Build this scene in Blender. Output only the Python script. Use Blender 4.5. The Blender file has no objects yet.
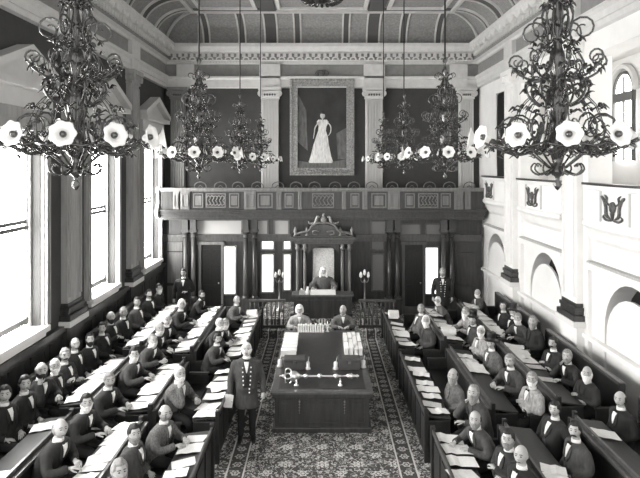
import bpy, bmesh, math, random
from mathutils import Vector, Matrix
random.seed(7)
PI = math.pi
S = bpy.context.scene
COL = S.collection

# ------------------------------------------------------------------ camera
EYE = 5.1
cam_d = bpy.data.cameras.new('camera'); cam = bpy.data.objects.new('camera', cam_d); COL.objects.link(cam)
cam.location = (0, 0, EYE); cam.rotation_euler = (PI/2, 0, 0)
cam_d.sensor_fit = 'HORIZONTAL'; cam_d.sensor_width = 36.0
cam_d.lens = 36.0*600/640
cam_d.shift_x = (320-322)/640.0
cam_d.shift_y = (165-239)/640.0
cam_d.clip_start = 0.1; cam_d.clip_end = 200
S.camera = cam
# ------------------------------------------------------------------ sky, daylight, exposure
w = bpy.data.worlds.new('daylight'); S.world = w; w.use_nodes = True
w.node_tree.nodes['Background'].inputs[0].default_value = (1, 0.99, 0.97, 1)
w.node_tree.nodes['Background'].inputs[1].default_value = 1.5
S.view_settings.view_transform = 'Standard'; S.view_settings.look = 'None'
S.view_settings.gamma = 1.0; S.view_settings.use_curve_mapping = False
S.view_settings.exposure = 0.45
WINDOW_POWER = 19.0          # tall side windows, daylight
BACK_PANE = 1.6             # small panes under the balcony
GALLERY_PANE = 7.0

# ------------------------------------------------------------------ materials
def mat(name, col, rough=0.6, metal=0.0, spec=0.5, coat=0.0, noise=None, emis=None, bump=None, sheen=0.0):
    m = bpy.data.materials.new(name); m.use_nodes = True
    nt = m.node_tree; b = nt.nodes['Principled BSDF']
    c = (col, col*0.99, col*0.972, 1) if not isinstance(col, tuple) else (*col, 1)
    b.inputs['Base Color'].default_value = c
    b.inputs['Roughness'].default_value = rough; b.inputs['Metallic'].default_value = metal
    b.inputs['Specular IOR Level'].default_value = spec; b.inputs['Coat Weight'].default_value = coat
    tc = nt.nodes.new('ShaderNodeTexCoord')
    if noise:   # (scale vec, amount, detail)
        mp = nt.nodes.new('ShaderNodeMapping'); mp.inputs['Scale'].default_value = noise[0]
        nt.links.new(tc.outputs['Object'], mp.inputs[0])
        n = nt.nodes.new('ShaderNodeTexNoise'); n.inputs['Scale'].default_value = 1.0; n.inputs['Detail'].default_value = 5
        nt.links.new(mp.outputs[0], n.inputs['Vector'])
        r = nt.nodes.new('ShaderNodeMapRange'); r.inputs[1].default_value = .25; r.inputs[2].default_value = .75
        r.inputs[3].default_value = 1-noise[1]; r.inputs[4].default_value = 1+noise[1]
        nt.links.new(n.outputs['Fac'], r.inputs[0])
        mx = nt.nodes.new('ShaderNodeVectorMath'); mx.operation = 'SCALE'; mx.inputs[0].default_value = c[:3]
        nt.links.new(r.outputs[0], mx.inputs['Scale']); nt.links.new(mx.outputs[0], b.inputs['Base Color'])
        if bump:
            bp = nt.nodes.new('ShaderNodeBump'); bp.inputs['Strength'].default_value = bump; bp.inputs['Distance'].default_value = .01
            nt.links.new(n.outputs['Fac'], bp.inputs['Height']); nt.links.new(bp.outputs[0], b.inputs['Normal'])
    if emis:
        b.inputs['Emission Color'].default_value = (1, .99, .97, 1); b.inputs['Emission Strength'].default_value = emis
    return m

M = {}
M['plaster'] = mat('plaster', .60, .8, noise=((3, 3, 3), .06, 3))
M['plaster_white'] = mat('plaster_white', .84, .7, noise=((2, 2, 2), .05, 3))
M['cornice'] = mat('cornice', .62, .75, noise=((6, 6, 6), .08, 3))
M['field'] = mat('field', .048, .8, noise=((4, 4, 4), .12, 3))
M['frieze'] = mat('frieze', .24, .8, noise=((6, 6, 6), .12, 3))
M['cove'] = mat('cove', .29, .8, noise=((14, 14, 14), .25, 3))
M['rib'] = mat('rib', .10, .7)
M['pilaster_left'] = mat('pilaster_backlit', .34, .6, noise=((8, 8, 1.2), .22, 4))  # mid grey carries the shade of the backlit window wall in its colour
M['wood'] = mat('wood', .036, .35, coat=.25, noise=((14, 14, 1.6), .45, 4))
M['wood_mid'] = mat('wood_mid', .075, .4, coat=.2, noise=((14, 14, 1.6), .35, 4))
M['wood_light'] = mat('wood_light', .17, .42, coat=.2, noise=((12, 12, 1.4), .3, 4))
M['wood_desk'] = mat('wood_desk', .016, .5, coat=.03, noise=((12, 2, 12), .4, 4))
M['wood_dark'] = mat('wood_dark', .010, .4, coat=.15, noise=((12, 2, 12), .4, 4))
M['leather'] = mat('leather', .01, .45, noise=((30, 30, 30), .3, 3), bump=.2)
M['table_leather'] = mat('table_leather', .03, .4, noise=((12, 12, 12), .35, 3))
M['void'] = mat('dark_interior', .012, .9)
M['curtain'] = mat('curtain', .02, .9, noise=((1, 14, .5), .5, 3))
M['brass'] = mat('brass', .30, .28, metal=1.0)
M['bronze'] = mat('bronze', .10, .2, metal=.8, spec=.9)
M['silver'] = mat('silver', .85, .3, metal=.9)
M['gilt'] = mat('gilt', .30, .45, metal=.35, noise=((22, 22, 22), .5, 4), bump=.6)
M['opal'] = mat('opal_glass', .80, .35, spec=.5)
M['paper'] = mat('paper', .86, .8, noise=((20, 20, 20), .06, 3))
M['paper_grey'] = mat('paper_print', .62, .8, noise=((60, 160, 60), .3, 4))
M['book'] = mat('book_cover', .55, .6, noise=((18, 18, 18), .15, 3))
M['book_dark'] = mat('book_cover_dark', .06, .6)
M['skin'] = mat('skin', .46, .55, noise=((25, 25, 25), .08, 3))
M['face_mark'] = mat('eyes_and_lips', .07, .5)
M['coat_black'] = mat('coat_black', .010, .8, noise=((25, 25, 8), .4, 4), bump=.3)
M['coat_dark'] = mat('coat_dark', .018, .8, noise=((25, 25, 8), .4, 4), bump=.3)
M['coat_grey'] = mat('coat_grey', .055, .85, noise=((25, 25, 8), .35, 4), bump=.3)
M['coat_tweed'] = mat('coat_tweed', .12, .85, noise=((45, 45, 25), .55, 4), bump=.4)
M['coat_light'] = mat('coat_light', .34, .85, noise=((25, 25, 10), .45, 4), bump=.4)
M['trousers'] = mat('trousers', .012, .85)
M['shoe'] = mat('shoe', .012, .35)
M['linen'] = mat('linen', .85, .7)
M['hair_white'] = mat('hair_white', .86, .8, noise=((60, 60, 20), .25, 4), bump=.6)
M['hair_grey'] = mat('hair_grey', .28, .8, noise=((60, 60, 20), .35, 4), bump=.6)
M['hair_dark'] = mat('hair_dark', .02, .6, noise=((60, 60, 20), .4, 4), bump=.6)
M['felt'] = mat('silk_hat', .012, .3)
M['pane_day'] = mat('window_daylight', .9, .3, emis=WINDOW_POWER)
M['pane_back'] = mat('frosted_pane', .9, .3, emis=BACK_PANE)
M['pane_gal'] = mat('gallery_pane', .9, .3, emis=GALLERY_PANE)
M['canvas'] = mat('canvas', .022, .5, noise=((3, 3, 2), .5, 4))
M['paint_white'] = mat('painted_gown', .7, .6, noise=((25, 25, 6), .3, 4))
M['paint_skin'] = mat('painted_skin', .5, .6)
M['paint_grey'] = mat('painted_drapery', .12, .6, noise=((12, 12, 4), .5, 4))
M['tapestry'] = mat('throne_upholstery', .75, .7, noise=((30, 30, 30), .25, 4))
M['iron'] = mat('iron_rod', .03, .5, metal=.5)
M['emblem'] = mat('emblem_gilt', .10, .5, metal=.2, noise=((30, 30, 30), .5, 3))
M['ledge_grey'] = mat('ledge_grey', .45, .8, noise=((40, 40, 40), .25, 3))
M['sash'] = mat('sash_wood', .10, .5)
M['stage'] = mat('stone_sill', .75, .7)

def carpet_material():
    m = bpy.data.materials.new('patterned_carpet'); m.use_nodes = True
    nt = m.node_tree; N = nt.nodes; L = nt.links; b = N['Principled BSDF']; b.inputs['Roughness'].default_value = .95
    b.inputs['Specular IOR Level'].default_value = .1
    tc = N.new('ShaderNodeTexCoord'); sp = N.new('ShaderNodeSeparateXYZ'); L.new(tc.outputs['Object'], sp.inputs[0])
    def mt(op, *a):
        n = N.new('ShaderNodeMath'); n.operation = op
        for i, v in enumerate(a):
            if isinstance(v, (int, float)): n.inputs[i].default_value = v
            else: L.new(v, n.inputs[i])
        return n.outputs[0]
    x, y = sp.outputs[0], sp.outputs[1]
    def flower(x, y, a, ox, oy, R, k, amp):
        fx = mt('SUBTRACT', mt('FRACT', mt('ADD', mt('DIVIDE', x, a), ox)), .5)
        fy = mt('SUBTRACT', mt('FRACT', mt('ADD', mt('DIVIDE', y, a), oy)), .5)
        r = mt('SQRT', mt('ADD', mt('MULTIPLY', fx, fx), mt('MULTIPLY', fy, fy)))
        an = mt('ARCTAN2', fy, fx)
        rr = mt('ADD', R, mt('MULTIPLY', amp, mt('COSINE', mt('MULTIPLY', an, k))))
        out = mt('LESS_THAN', r, rr)
        ring = mt('GREATER_THAN', r, mt('MULTIPLY', rr, .62))
        cen = mt('LESS_THAN', r, mt('MULTIPLY', rr, .32))
        return mt('MULTIPLY', out, mt('MAXIMUM', ring, cen))
    f1 = flower(x, y, .62, .5, .0, .15, 8, .035)
    f2 = flower(x, y, .62, .0, .5, .12, 6, .03)
    f3 = flower(x, y, .31, .25, .25, .10, 5, .04)
    vo = N.new('ShaderNodeTexVoronoi'); vo.inputs['Scale'].default_value = 11; L.new(tc.outputs['Object'], vo.inputs['Vector'])
    sm = mt('MULTIPLY', mt('LESS_THAN', vo.outputs['Distance'], .30), mt('GREATER_THAN', vo.outputs['Distance'], .14))
    no = N.new('ShaderNodeTexNoise'); no.inputs['Scale'].default_value = 6; no.inputs['Detail'].default_value = 2; L.new(tc.outputs['Object'], no.inputs['Vector'])
    vine = mt('LESS_THAN', mt('ABSOLUTE', mt('SUBTRACT', mt('FRACT', mt('MULTIPLY', no.outputs['Fac'], 7)), .5)), .09)
    fld = mt('MAXIMUM', mt('MAXIMUM', f1, f2), mt('MULTIPLY', mt('MAXIMUM', f3, mt('MAXIMUM', sm, vine)), .75))
    ax = mt('ABSOLUTE', x)
    inb = mt('MULTIPLY', mt('GREATER_THAN', ax, 1.30), mt('LESS_THAN', ax, 1.58))
    fb = flower(mt('SUBTRACT', ax, 1.44), y, .28, .5, 0, .27, 6, .05)
    edge = mt('MAXIMUM', mt('LESS_THAN', mt('ABSOLUTE', mt('SUBTRACT', ax, 1.30)), .014), mt('LESS_THAN', mt('ABSOLUTE', mt('SUBTRACT', ax, 1.58)), .014))
    bd = mt('MAXIMUM', edge, mt('MAXIMUM', mt('MULTIPLY', fb, .8), mt('MULTIPLY', sm, .35)))
    fac = mt('ADD', mt('MULTIPLY', bd, inb), mt('MULTIPLY', mt('MAXIMUM', fld, edge), mt('SUBTRACT', 1, inb)))
    n2 = N.new('ShaderNodeTexNoise'); n2.inputs['Scale'].default_value = 60; L.new(tc.outputs['Object'], n2.inputs['Vector'])
    fac = mt('MULTIPLY', fac, mt('ADD', .55, mt('MULTIPLY', n2.outputs['Fac'], .8)))
    mx = N.new('ShaderNodeMix'); mx.data_type = 'RGBA'; mx.inputs['A'].default_value = (.075, .074, .072, 1); mx.inputs['B'].default_value = (.62, .61, .59, 1)
    L.new(fac, mx.inputs['Factor']); L.new(mx.outputs['Result'], b.inputs['Base Color'])
    return m
M['carpet'] = carpet_material()

# ------------------------------------------------------------------ mesh helpers
def BM(): return bmesh.new()
def box(bm, x0, x1, y0, y1, z0, z1, mi=0):
    v = [bm.verts.new(p) for p in ((x0,y0,z0),(x1,y0,z0),(x1,y1,z0),(x0,y1,z0),(x0,y0,z1),(x1,y0,z1),(x1,y1,z1),(x0,y1,z1))]
    for f in ((3,2,1,0),(4,5,6,7),(0,1,5,4),(1,2,6,5),(2,3,7,6),(3,0,4,7)):
        bm.faces.new([v[i] for i in f]).material_index = mi
    return v
def hexa(bm, pts, mi=0):   # 8 points, bottom loop then top loop
    v = [bm.verts.new(p) for p in pts]
    for f in ((3,2,1,0),(4,5,6,7),(0,1,5,4),(1,2,6,5),(2,3,7,6),(3,0,4,7)):
        bm.faces.new([v[i] for i in f]).material_index = mi
def prism(bm, poly, axis, a, b, mi=0):
    def P(u, v, t): return {'x': (t, u, v), 'y': (u, t, v), 'z': (u, v, t)}[axis]
    lo = [bm.verts.new(P(u, v, a)) for u, v in poly]; hi = [bm.verts.new(P(u, v, b)) for u, v in poly]
    n = len(poly)
    for i in range(n): bm.faces.new((lo[i], lo[(i+1) % n], hi[(i+1) % n], hi[i])).material_index = mi
    bm.faces.new(lo[::-1]).material_index = mi; bm.faces.new(hi).material_index = mi
def rings(bm, rs, close=True, mi=0):
    vs = [[bm.verts.new(p) for p in r] for r in rs]; n = len(vs[0])
    for a, b in zip(vs, vs[1:]):
        for i in range(n):
            bm.faces.new((a[i], a[(i+1) % n], b[(i+1) % n], b[i])).material_index = mi
    if close:
        bm.faces.new(vs[0][::-1]).material_index = mi; bm.faces.new(vs[-1]).material_index = mi
def lathe(bm, prof, c=(0,0,0), seg=16, axis='z', mi=0, ruffle=None):
    rs = []
    for r, h in prof:
        ring = []
        for i in range(seg):
            a = 2*PI*i/seg; q = max(r, 1e-4); hh = h
            if ruffle: q *= 1+ruffle[0]*(r/ruffle[2])**2*math.cos(ruffle[1]*a)
            u, v = q*math.cos(a), q*math.sin(a)
            p = {'z': (u, v, hh), 'x': (hh, u, v), 'y': (u, hh, v)}[axis]
            ring.append((c[0]+p[0], c[1]+p[1], c[2]+p[2]))
        rs.append(ring)
    rings(bm, rs, True, mi)
def catmull(pts, radii, k=4):
    P = [Vector(p) for p in pts]; out = []; rr = []
    for i in range(len(P)-1):
        p0 = P[max(i-1, 0)]; p1 = P[i]; p2 = P[i+1]; p3 = P[min(i+2, len(P)-1)]
        for j in range(k):
            t = j/k
            out.append(.5*((2*p1)+(p2-p0)*t+(2*p0-5*p1+4*p2-p3)*t*t+(3*p1-p0-3*p2+p3)*t**3))
            rr.append(radii[i]*(1-t)+radii[i+1]*t)
    out.append(P[-1]); rr.append(radii[-1]); return out, rr
def tube(bm, pts, r, seg=6, k=0, mi=0, flat=1.0, cap=True):
    radii = r if isinstance(r, (list, tuple)) else [r]*len(pts)
    if k: P, R = catmull(pts, radii, k)
    else: P, R = [Vector(p) for p in pts], list(radii)
    t0 = (P[1]-P[0]).normalized(); up = Vector((0,0,1)) if abs(t0.z) < .9 else Vector((1,0,0))
    nrm = t0.cross(up).normalized(); rs = []
    for i, p in enumerate(P):
        t = (P[min(i+1, len(P)-1)]-P[max(i-1, 0)])
        if t.length < 1e-8: t = t0
        t.normalize()
        nrm = (nrm-t*nrm.dot(t)); nrm.normalize(); bn = t.cross(nrm)
        rs.append([p+nrm*(R[i]*math.cos(2*PI*j/seg))+bn*(R[i]*flat*math.sin(2*PI*j/seg)) for j in range(seg)])
    rings(bm, rs, cap, mi)
def ball(bm, c, r, seg=10, mi=0):
    rx, ry, rz = r if isinstance(r, tuple) else (r, r, r)
    n = max(4, seg//2); rs = []
    for i in range(n+1):
        a = -PI/2+PI*i/n; q = max(math.cos(a), .02)
        rs.append([(c[0]+rx*q*math.cos(2*PI*j/seg), c[1]+ry*q*math.sin(2*PI*j/seg), c[2]+rz*math.sin(a)) for j in range(seg)])
    rings(bm, rs, True, mi)
def mesh_of(bm, name, mats, smooth=False):
    bmesh.ops.recalc_face_normals(bm, faces=bm.faces)
    me = bpy.data.meshes.new(name); bm.to_mesh(me); bm.free()
    for m in (mats if isinstance(mats, (list, tuple)) else [mats]): me.materials.append(M[m] if isinstance(m, str) else m)
    if smooth:
        for p in me.polygons: p.use_smooth = True
    return me
def obj(name, bm, m, parent=None, smooth=False, loc=None, bevel=0):
    me = mesh_of(bm, name, m, smooth) if not isinstance(bm, bpy.types.Mesh) else bm
    o = bpy.data.objects.new(name, me); COL.objects.link(o)
    if parent: o.parent = parent
    if loc: o.location = loc
    if bevel:
        b = o.modifiers.new('bevel', 'BEVEL'); b.width = bevel; b.segments = 2; b.limit_method = 'ANGLE'
    return o
def tag(o, label, cat, group=None, kind=None):
    o['label'] = label; o['category'] = cat
    if group: o['group'] = group
    if kind: o['kind'] = kind
    return o
def thing(name, label, cat, loc=(0,0,0), rz=0, group=None, kind=None):
    o = bpy.data.objects.new(name, None); o.empty_display_size = .1; COL.objects.link(o)
    o.location = loc; o.rotation_euler = (0, 0, rz); return tag(o, label, cat, group, kind)
def struct(name, bm, m, label, cat, smooth=False, bevel=0):
    return tag(obj(name, bm, m, None, smooth, None, bevel), label, cat, None, 'structure')
def dup(root, loc=None, rz=None, label=None, group=None):
    def cp(o, par):
        c = o.copy(); COL.objects.link(c)
        if par: c.parent = par
        for ch in [q for q in KIDS.get(o.name, [])]: cp(ch, c)
        return c
    r = cp(root, None)
    if loc is not None: r.location = loc
    if rz is not None: r.rotation_euler = (0, 0, rz)
    if label: r['label'] = label
    if group: r['group'] = group
    return r
KIDS = {}
def index_kids(root):
    KIDS[root.name] = list(root.children)
    for c in root.children: index_kids(c)

W = 5.5; BY = 21.0; Y0 = -1.0
def sweep(bm, prof, left=True, back=True, right=True, mi=0, close=False):
    # prof: (inset, z); path runs left wall, back wall, right wall with mitred corners
    cols = []
    for i, z in prof:
        p = []
        if left: p.append((-W+i, Y0, z))
        if left or back: p.append((-W+i, BY-i, z))
        if right or back: p.append((W-i, BY-i, z))
        if right: p.append((W-i, Y0, z))
        cols.append([bm.verts.new(q) for q in p])
    n = len(cols)
    for a in range(n if close else n-1):
        A, B = cols[a], cols[(a+1) % n]
        for j in range(len(A)-1):
            bm.faces.new((A[j], A[j+1], B[j+1], B[j])).material_index = mi

# ------------------------------------------------------------------ SETTING
bm = BM(); box(bm, -W-.3, W+.3, Y0, BY+.3, -.3, 0)
struct('floor', bm, 'carpet', 'dark floral patterned carpet covering the chamber floor', 'carpet')

# ceiling: flat panel, coves, ribs
CR, CZ, CH = 1.17, 9.28, .92
def cove_pt(t, out=0.0):
    a = t*PI/2
    return (CR*(1-math.cos(a))+out*math.cos(a), CZ+CH*math.sin(a)-out*math.sin(a))
bm = BM(); sweep(bm, [cove_pt(i/12) for i in range(13)])
fx, fz = cove_pt(1)
v = [bm.verts.new(p) for p in ((-W+fx, Y0, fz), (W-fx, Y0, fz), (W-fx, BY-fx, fz), (-W+fx, BY-fx, fz))]; bm.faces.new(v)
struct('ceiling', bm, 'cove', 'coved panelled ceiling above the chamber', 'ceiling', smooth=False)
def rib(bm, wall, pos, wd, out, mi=0):
    n = 12; rs = []
    for i in range(n+1):
        (a, za), (b, zb) = cove_pt(i/n, 0.0), cove_pt(i/n, out)
        row = []
        for (ins, z, off) in ((a, za, -wd/2), (a, za, wd/2), (b, zb, wd/2), (b, zb, -wd/2)):
            if wall == 'b': row.append((pos+off, BY-ins, z))
            elif wall == 'l': row.append((-W+ins, pos+off, z))
            else: row.append((W-ins, pos+off, z))
        rs.append(row)
    rings(bm, rs, True, mi)
bm = BM(); bl = BM()
back_ribs = [(-4.02,.15), (-2.78,.17), (-1.77,.36), (-.85,.16), (.83,.16), (1.77,.36), (2.82,.17), (4.05,.15)]
for x, wd in back_ribs:
    rib(bm, 'b', x, wd, .04)
    for s in (-1, 1): rib(bl, 'b', x+s*(wd/2+.035), .05, .07)
for i in range(12):
    y = 19.2-i*1.4+.35; wd = .36 if i % 3 == 1 else .17
    for wl in 'lr':
        rib(bm, wl, y, wd, .04)
        for s in (-1, 1): rib(bl, wl, y+s*(wd/2+.035), .05, .07)
struct('trim_1', bm, 'rib', 'dark curved ribs dividing the ceiling cove', 'rib')
# light edge mouldings: ceiling frames and hips
z = fz
def frame(bm, x0, x1, y0, y1, z0, z1, t):
    box(bm, x0, x1, y0, y0+t, z0, z1); box(bm, x0, x1, y1-t, y1, z0, z1)
    box(bm, x0, x0+t, y0+t, y1-t, z0, z1); box(bm, x1-t, x1, y0+t, y1-t, z0, z1)
xe = W-fx; ye = BY-fx
frame(bl, -xe-.02, xe+.02, 0, ye+.02, z-.09, z-.005, .12)
for xa, xb in ((-4.0, -2.1), (-1.45, 1.45), (2.1, 4.0)):
    for k in range(4):
        yb = ye-.35-k*4.2; frame(bl, xa, xb, yb-3.5, yb, z-.07, z-.005, .12)
for s in (-1, 1):
    pts = [(s*(W-cove_pt(t/12, .03)[0]), BY-cove_pt(t/12, .03)[0], cove_pt(t/12, .03)[1]) for t in range(13)]
    tube(bl, pts, .06, 6)
struct('trim_2', bl, 'cornice', 'pale mouldings framing the ceiling panels and cove', 'moulding')
bm = BM()   # ceiling beams
for x in (-1.77, 1.77): box(bm, x-.26, x+.26, 0, ye-.12, z-.05, z-.004)
for k in range(4): box(bm, -4.2, -2.03, ye-.33-k*4.2, ye-.15-k*4.2, z-.045, z-.004); box(bm, 2.03, 4.2, ye-.33-k*4.2, ye-.15-k*4.2, z-.045, z-.004)
struct('trim_3', bm, 'rib', 'dark flat bands crossing the ceiling', 'ceiling band')
# ceiling rose
t = thing('ceiling_rose', 'dark carved round rosette on the ceiling centre by the back', 'rosette', (0, 18.25, z))
bm = BM()
lathe(bm, [(.0, 0), (.55, 0), (.58, -.05), (.45, -.09), (.3, -.07), (.2, -.16), (.08, -.2), (0, -.2)], (0, 0, 0), 24); obj('boss', bm, 'bronze', t, True)
bm = BM()
for i in range(16):
    a = 2*PI*i/16
    tube(bm, [(.25*math.cos(a), .25*math.sin(a), -.1), (.45*math.cos(a), .45*math.sin(a), -.15), (.66*math.cos(a), .66*math.sin(a), -.07)], [.03, .06, .01], 6, 3)
obj('leaf_ring', bm, 'bronze', t, True)

# cornice, frieze, architrave
bm = BM()
sweep(bm, [(0, 9.28), (.46, 9.28), (.46, 9.16), (.40, 9.10), (.36, 9.02), (.22, 8.96), (.22, 8.74), (.12, 8.70), (.10, 8.62), (0, 8.60)])
for x in [(-5.1+i*.2) for i in range(52)]: box(bm, x-.055, x+.055, BY-.31, BY-.2, 8.84, 8.97)
for i in range(95):
    y = BY-.5-i*.2
    for s in (-1, 1): box(bm, s*(W-.31), s*(W-.2), y-.055, y+.055, 8.84, 8.97)
for x in [(-5.1+i*.1) for i in range(103)]: box(bm, x-.03, x+.03, BY-.17, BY-.1, 8.65, 8.73)
for i in range(34):
    y = BY-.6-i*.55
    for s in (-1, 1): box(bm, s*(W-.42), s*(W-.2), y-.08, y+.08, 8.98, 9.12)
struct('trim_4', bm, 'cornice', 'pale dentilled plaster cornice around the room', 'cornice')
bm = BM(); sweep(bm, [(.223, 8.955), (.226, 8.955), (.226, 8.745), (.223, 8.745)])  # darker band puts the shading behind the dentils into colour
struct('trim_14', bm, 'frieze', 'grey strip for the shade behind the cornice blocks', 'strip')
bm = BM()   # egg pattern bosses on the back cornice
for i in range(34):
    x = -5.1+i*.309; tube(bm, [(x-.1, BY-.24, 8.75), (x-.08, BY-.255, 8.80), (x, BY-.265, 8.83), (x+.08, BY-.255, 8.80), (x+.1, BY-.24, 8.75)], .03, 5)
    
struct('trim_5', bm, 'cornice', 'row of small arched ornaments on the back cornice', 'ornament')
bm = BM(); sweep(bm, [(0, 8.60), (.06, 8.60), (.06, 8.16), (0, 8.16)])
struct('trim_6', bm, 'frieze', 'grey painted frieze band below the cornice', 'frieze')
bm = BM(); sweep(bm, [(0, 8.18), (.2, 8.18), (.2, 8.12), (.13, 8.06), (.13, 7.92), (.1, 7.92), (.1, 7.80), (0, 7.78)])
for x in (-1.81, 1.81): box(bm, x-.36, x+.36, BY-.2, BY, 7.80, 8.60)
for s in (-1, 1):
    box(bm, s*4.75-.3, s*4.75+.3, BY-.18, BY, 7.8, 8.6)
    for y in (17.2, 13.0, 8.8, 4.6): box(bm, s*(W-.18), s*W, y-.38, y+.38, 7.8, 8.6)
struct('trim_7', bm, 'cornice', 'pale architrave band under the frieze', 'architrave')

# back wall
bm = BM(); box(bm, -W-.3, W+.3, BY, BY+.3, 0, 10.4)
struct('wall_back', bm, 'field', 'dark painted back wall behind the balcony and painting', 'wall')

# left wall with three windows in view and more towards the camera
WY = [19.3, 15.1, 10.9, 6.7, 2.5]; HW = .95; WZ0, WZ1 = 1.95, 5.75
bm = BM()
edges = [BY+.0] + sum([[c+HW-.15+.0, c-HW+.0] for c in WY], []) + [Y0]
TH = .34
for a in range(0, len(edges), 2): box(bm, -W-TH, -W, edges[a+1], edges[a], 0, 10.4)
for c in WY:
    box(bm, -W-TH, -W, c-HW, c+HW-.15, 0, WZ0); box(bm, -W-TH, -W, c-HW, c+HW-.15, WZ1, 10.4)
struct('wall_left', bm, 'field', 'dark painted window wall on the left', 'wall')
bm = BM()
for a, (ya, yb) in enumerate([(Y0, BY)]):
    box(bm, -W, -W+.05, ya, yb, .0, 1.62); box(bm, -W, -W+.10, ya, yb, 0, .25); box(bm, -W, -W+.13, ya, yb, 1.62, 1.74)
yy = Y0+.2
while yy < BY-.9:
    for (p, q, r, s_) in ((yy, yy+.62, .35, 1.5),):
        box(bm, -W+.05, -W+.065, p, q, r, r+.05); box(bm, -W+.05, -W+.065, p, q, s_-.05, s_)
        box(bm, -W+.05, -W+.065, p, p+.05, r, s_); box(bm, -W+.05, -W+.065, q-.05, q, r, s_)
    yy += .8
struct('trim_8', bm, 'wood', 'dark panelled wooden dado along the left wall', 'dado')

def left_window(n, c):
    ya, yb = c-HW, c+HW-.15; x = -W-.26
    t = thing('window_%d' % n, ['tall bright sash window on the left wall nearest the balcony', 'tall bright sash window in the middle of the left wall', 'tall bright sash window on the left wall nearest the camera', 'tall sash window left of the camera', 'tall sash window beside the camera'][n-1], 'window', (0, 0, 0), 0, None, 'structure')
    bm = BM()
    for sgn, y in ((1, ya), (-1, yb)):   # frame
        box(bm, x-.02, x+.10, min(y, y+sgn*.07), max(y, y+sgn*.07), WZ0, WZ1)
    box(bm, x-.02, x+.10, ya, yb, WZ1-.08, WZ1)
    obj('window_frame', bm, 'plaster', t, bevel=.008)
    bm = BM()
    for z0, z1, xo in ((WZ0+.09, WZ0+.20, .03), (3.86, 3.93, .03), (3.97, 4.04, -.01), (WZ1-.14, WZ1-.08, -.01)):
        box(bm, x+xo, x+xo+.04, ya+.07, yb-.07, z0, z1)
    for y in (ya+.07, yb-.10): box(bm, x+.0, x+.05, y, y+.035, WZ0+.05, WZ1-.08)
    obj('sash', bm, 'sash', t)
    bm = BM(); box(bm, x-.015, x-.005, ya+.05, yb-.05, WZ0+.02, WZ1-.05); obj('pane', bm, 'pane_day', t)
    bm = BM(); box(bm, -W-.3, -W+.16, ya-.12, yb+.12, WZ0-.10, WZ0+.012); box(bm, -W-.0, -W+.1, ya-.05, yb+.05, WZ0-.2, WZ0-.1)
    obj('window_sill', bm, 'stage', t, bevel=.01)
    bm = BM()   # moulded architrave and entablature
    for y0, y1 in ((ya-.30, ya-.02), (yb+.02, yb+.30)):
        box(bm, -W, -W+.07, y0, y1, WZ0, WZ1+.2); box(bm, -W+.07, -W+.12, y0+.03, y0+.09, WZ0, WZ1+.2); box(bm, -W+.07, -W+.10, y1-.1, y1-.04, WZ0, WZ1+.2)
    box(bm, -W, -W+.08, ya-.3, yb+.3, WZ1+.2, WZ1+.40)
    box(bm, -W, -W+.06, ya-.25, yb+.25, WZ1+.0, WZ1+.2)
    obj('architrave', bm, 'pilaster_left', t)
    bm = BM(); cc = (ya+yb)/2
    box(bm, -W, -W+.12, ya-.3, yb+.3, WZ1+.40, 6.48)
    box(bm, -W, -W+.30, ya-.42, yb+.42, 6.48, 6.60)
    L_ = 1.42
    for s in (-1, 1):
        hexa(bm, [(-W, cc, 7.12), (-W+.30, cc, 7.12), (-W+.30, cc+s*L_, 6.60), (-W, cc+s*L_, 6.60), (-W, cc, 7.28), (-W+.30, cc, 7.28), (-W+.30, cc+s*L_, 6.74), (-W, cc+s*L_, 6.74)])
    prism(bm, [(cc-L_+.1, 6.6), (cc+L_-.1, 6.6), (cc, 7.12)], 'x', -W, -W+.13)
    obj('pediment', bm, 'plaster', t)
for i, c in enumerate(WY): left_window(i+1, c)

# side pilasters (left and right) with capital and base
def side_pilaster(s, y, label, m):
    t = thing('pilaster', label, 'pilaster', (s*W, y, 0), 0, None)
    f = -s
    def bx(bm, d0, d1, y0, y1, z0, z1): box(bm, min(f*d0, f*d1), max(f*d0, f*d1), y0, y1, z0, z1)
    bm = BM(); bx(bm, 0, .14, -.36, .36, 2.15, 7.40)
    for k in (-.30, .24): bx(bm, .14, .19, k, k+.05, 2.3, 7.3)
    obj('shaft', bm, m, t)
    bm = BM(); bx(bm, 0, .18, -.40, .40, 7.40, 7.46); bx(bm, 0, .16, -.37, .37, 7.46, 7.56); bx(bm, 0, .26, -.44, .44, 7.66, 7.79)
    for k in (-.34, .34): lathe(bm, [(0, 0), (.11, 0), (.11, .24), (.05, .26), (0, .26)], (0 if f > 0 else -.26, k, 7.58), 14, 'x')
    bx(bm, 0, .2, -.34, .34, 7.56, 7.66)
    obj('capital', bm, m, t, False)
    bm = BM()
    for d, hw, z0, z1 in ((.16, .38, 2.1, 2.18), (.20, .42, 2.02, 2.10), (.18, .40, 1.94, 2.02), (.24, .46, 1.82, 1.94)): bx(bm, 0, d, -hw, hw, z0, z1)
    obj('base', bm, 'wood' if s > 0 else 'wood', t, bevel=.01)
    bm = BM(); bx(bm, 0, .26, -.5, .5, 1.70, 1.82); obj('ledge', bm, 'stage', t, bevel=.01)
    bm = BM(); bx(bm, 0, .16, -.42, .42, 0, 1.70); obj('pedestal', bm, 'wood' if s < 0 else 'plaster_white', t)
for i, y in enumerate((17.2, 13.0, 8.8, 4.6)):
    nm = ['nearest the balcony', 'second from the balcony', 'third from the balcony', 'beside the camera'][i]
    side_pilaster(-1, y, 'tall pilaster in backlit grey between left windows, ' + nm, 'pilaster_left')
    side_pilaster(1, y, 'tall white pilaster on the gallery wall, ' + nm, 'plaster_white')

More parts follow.
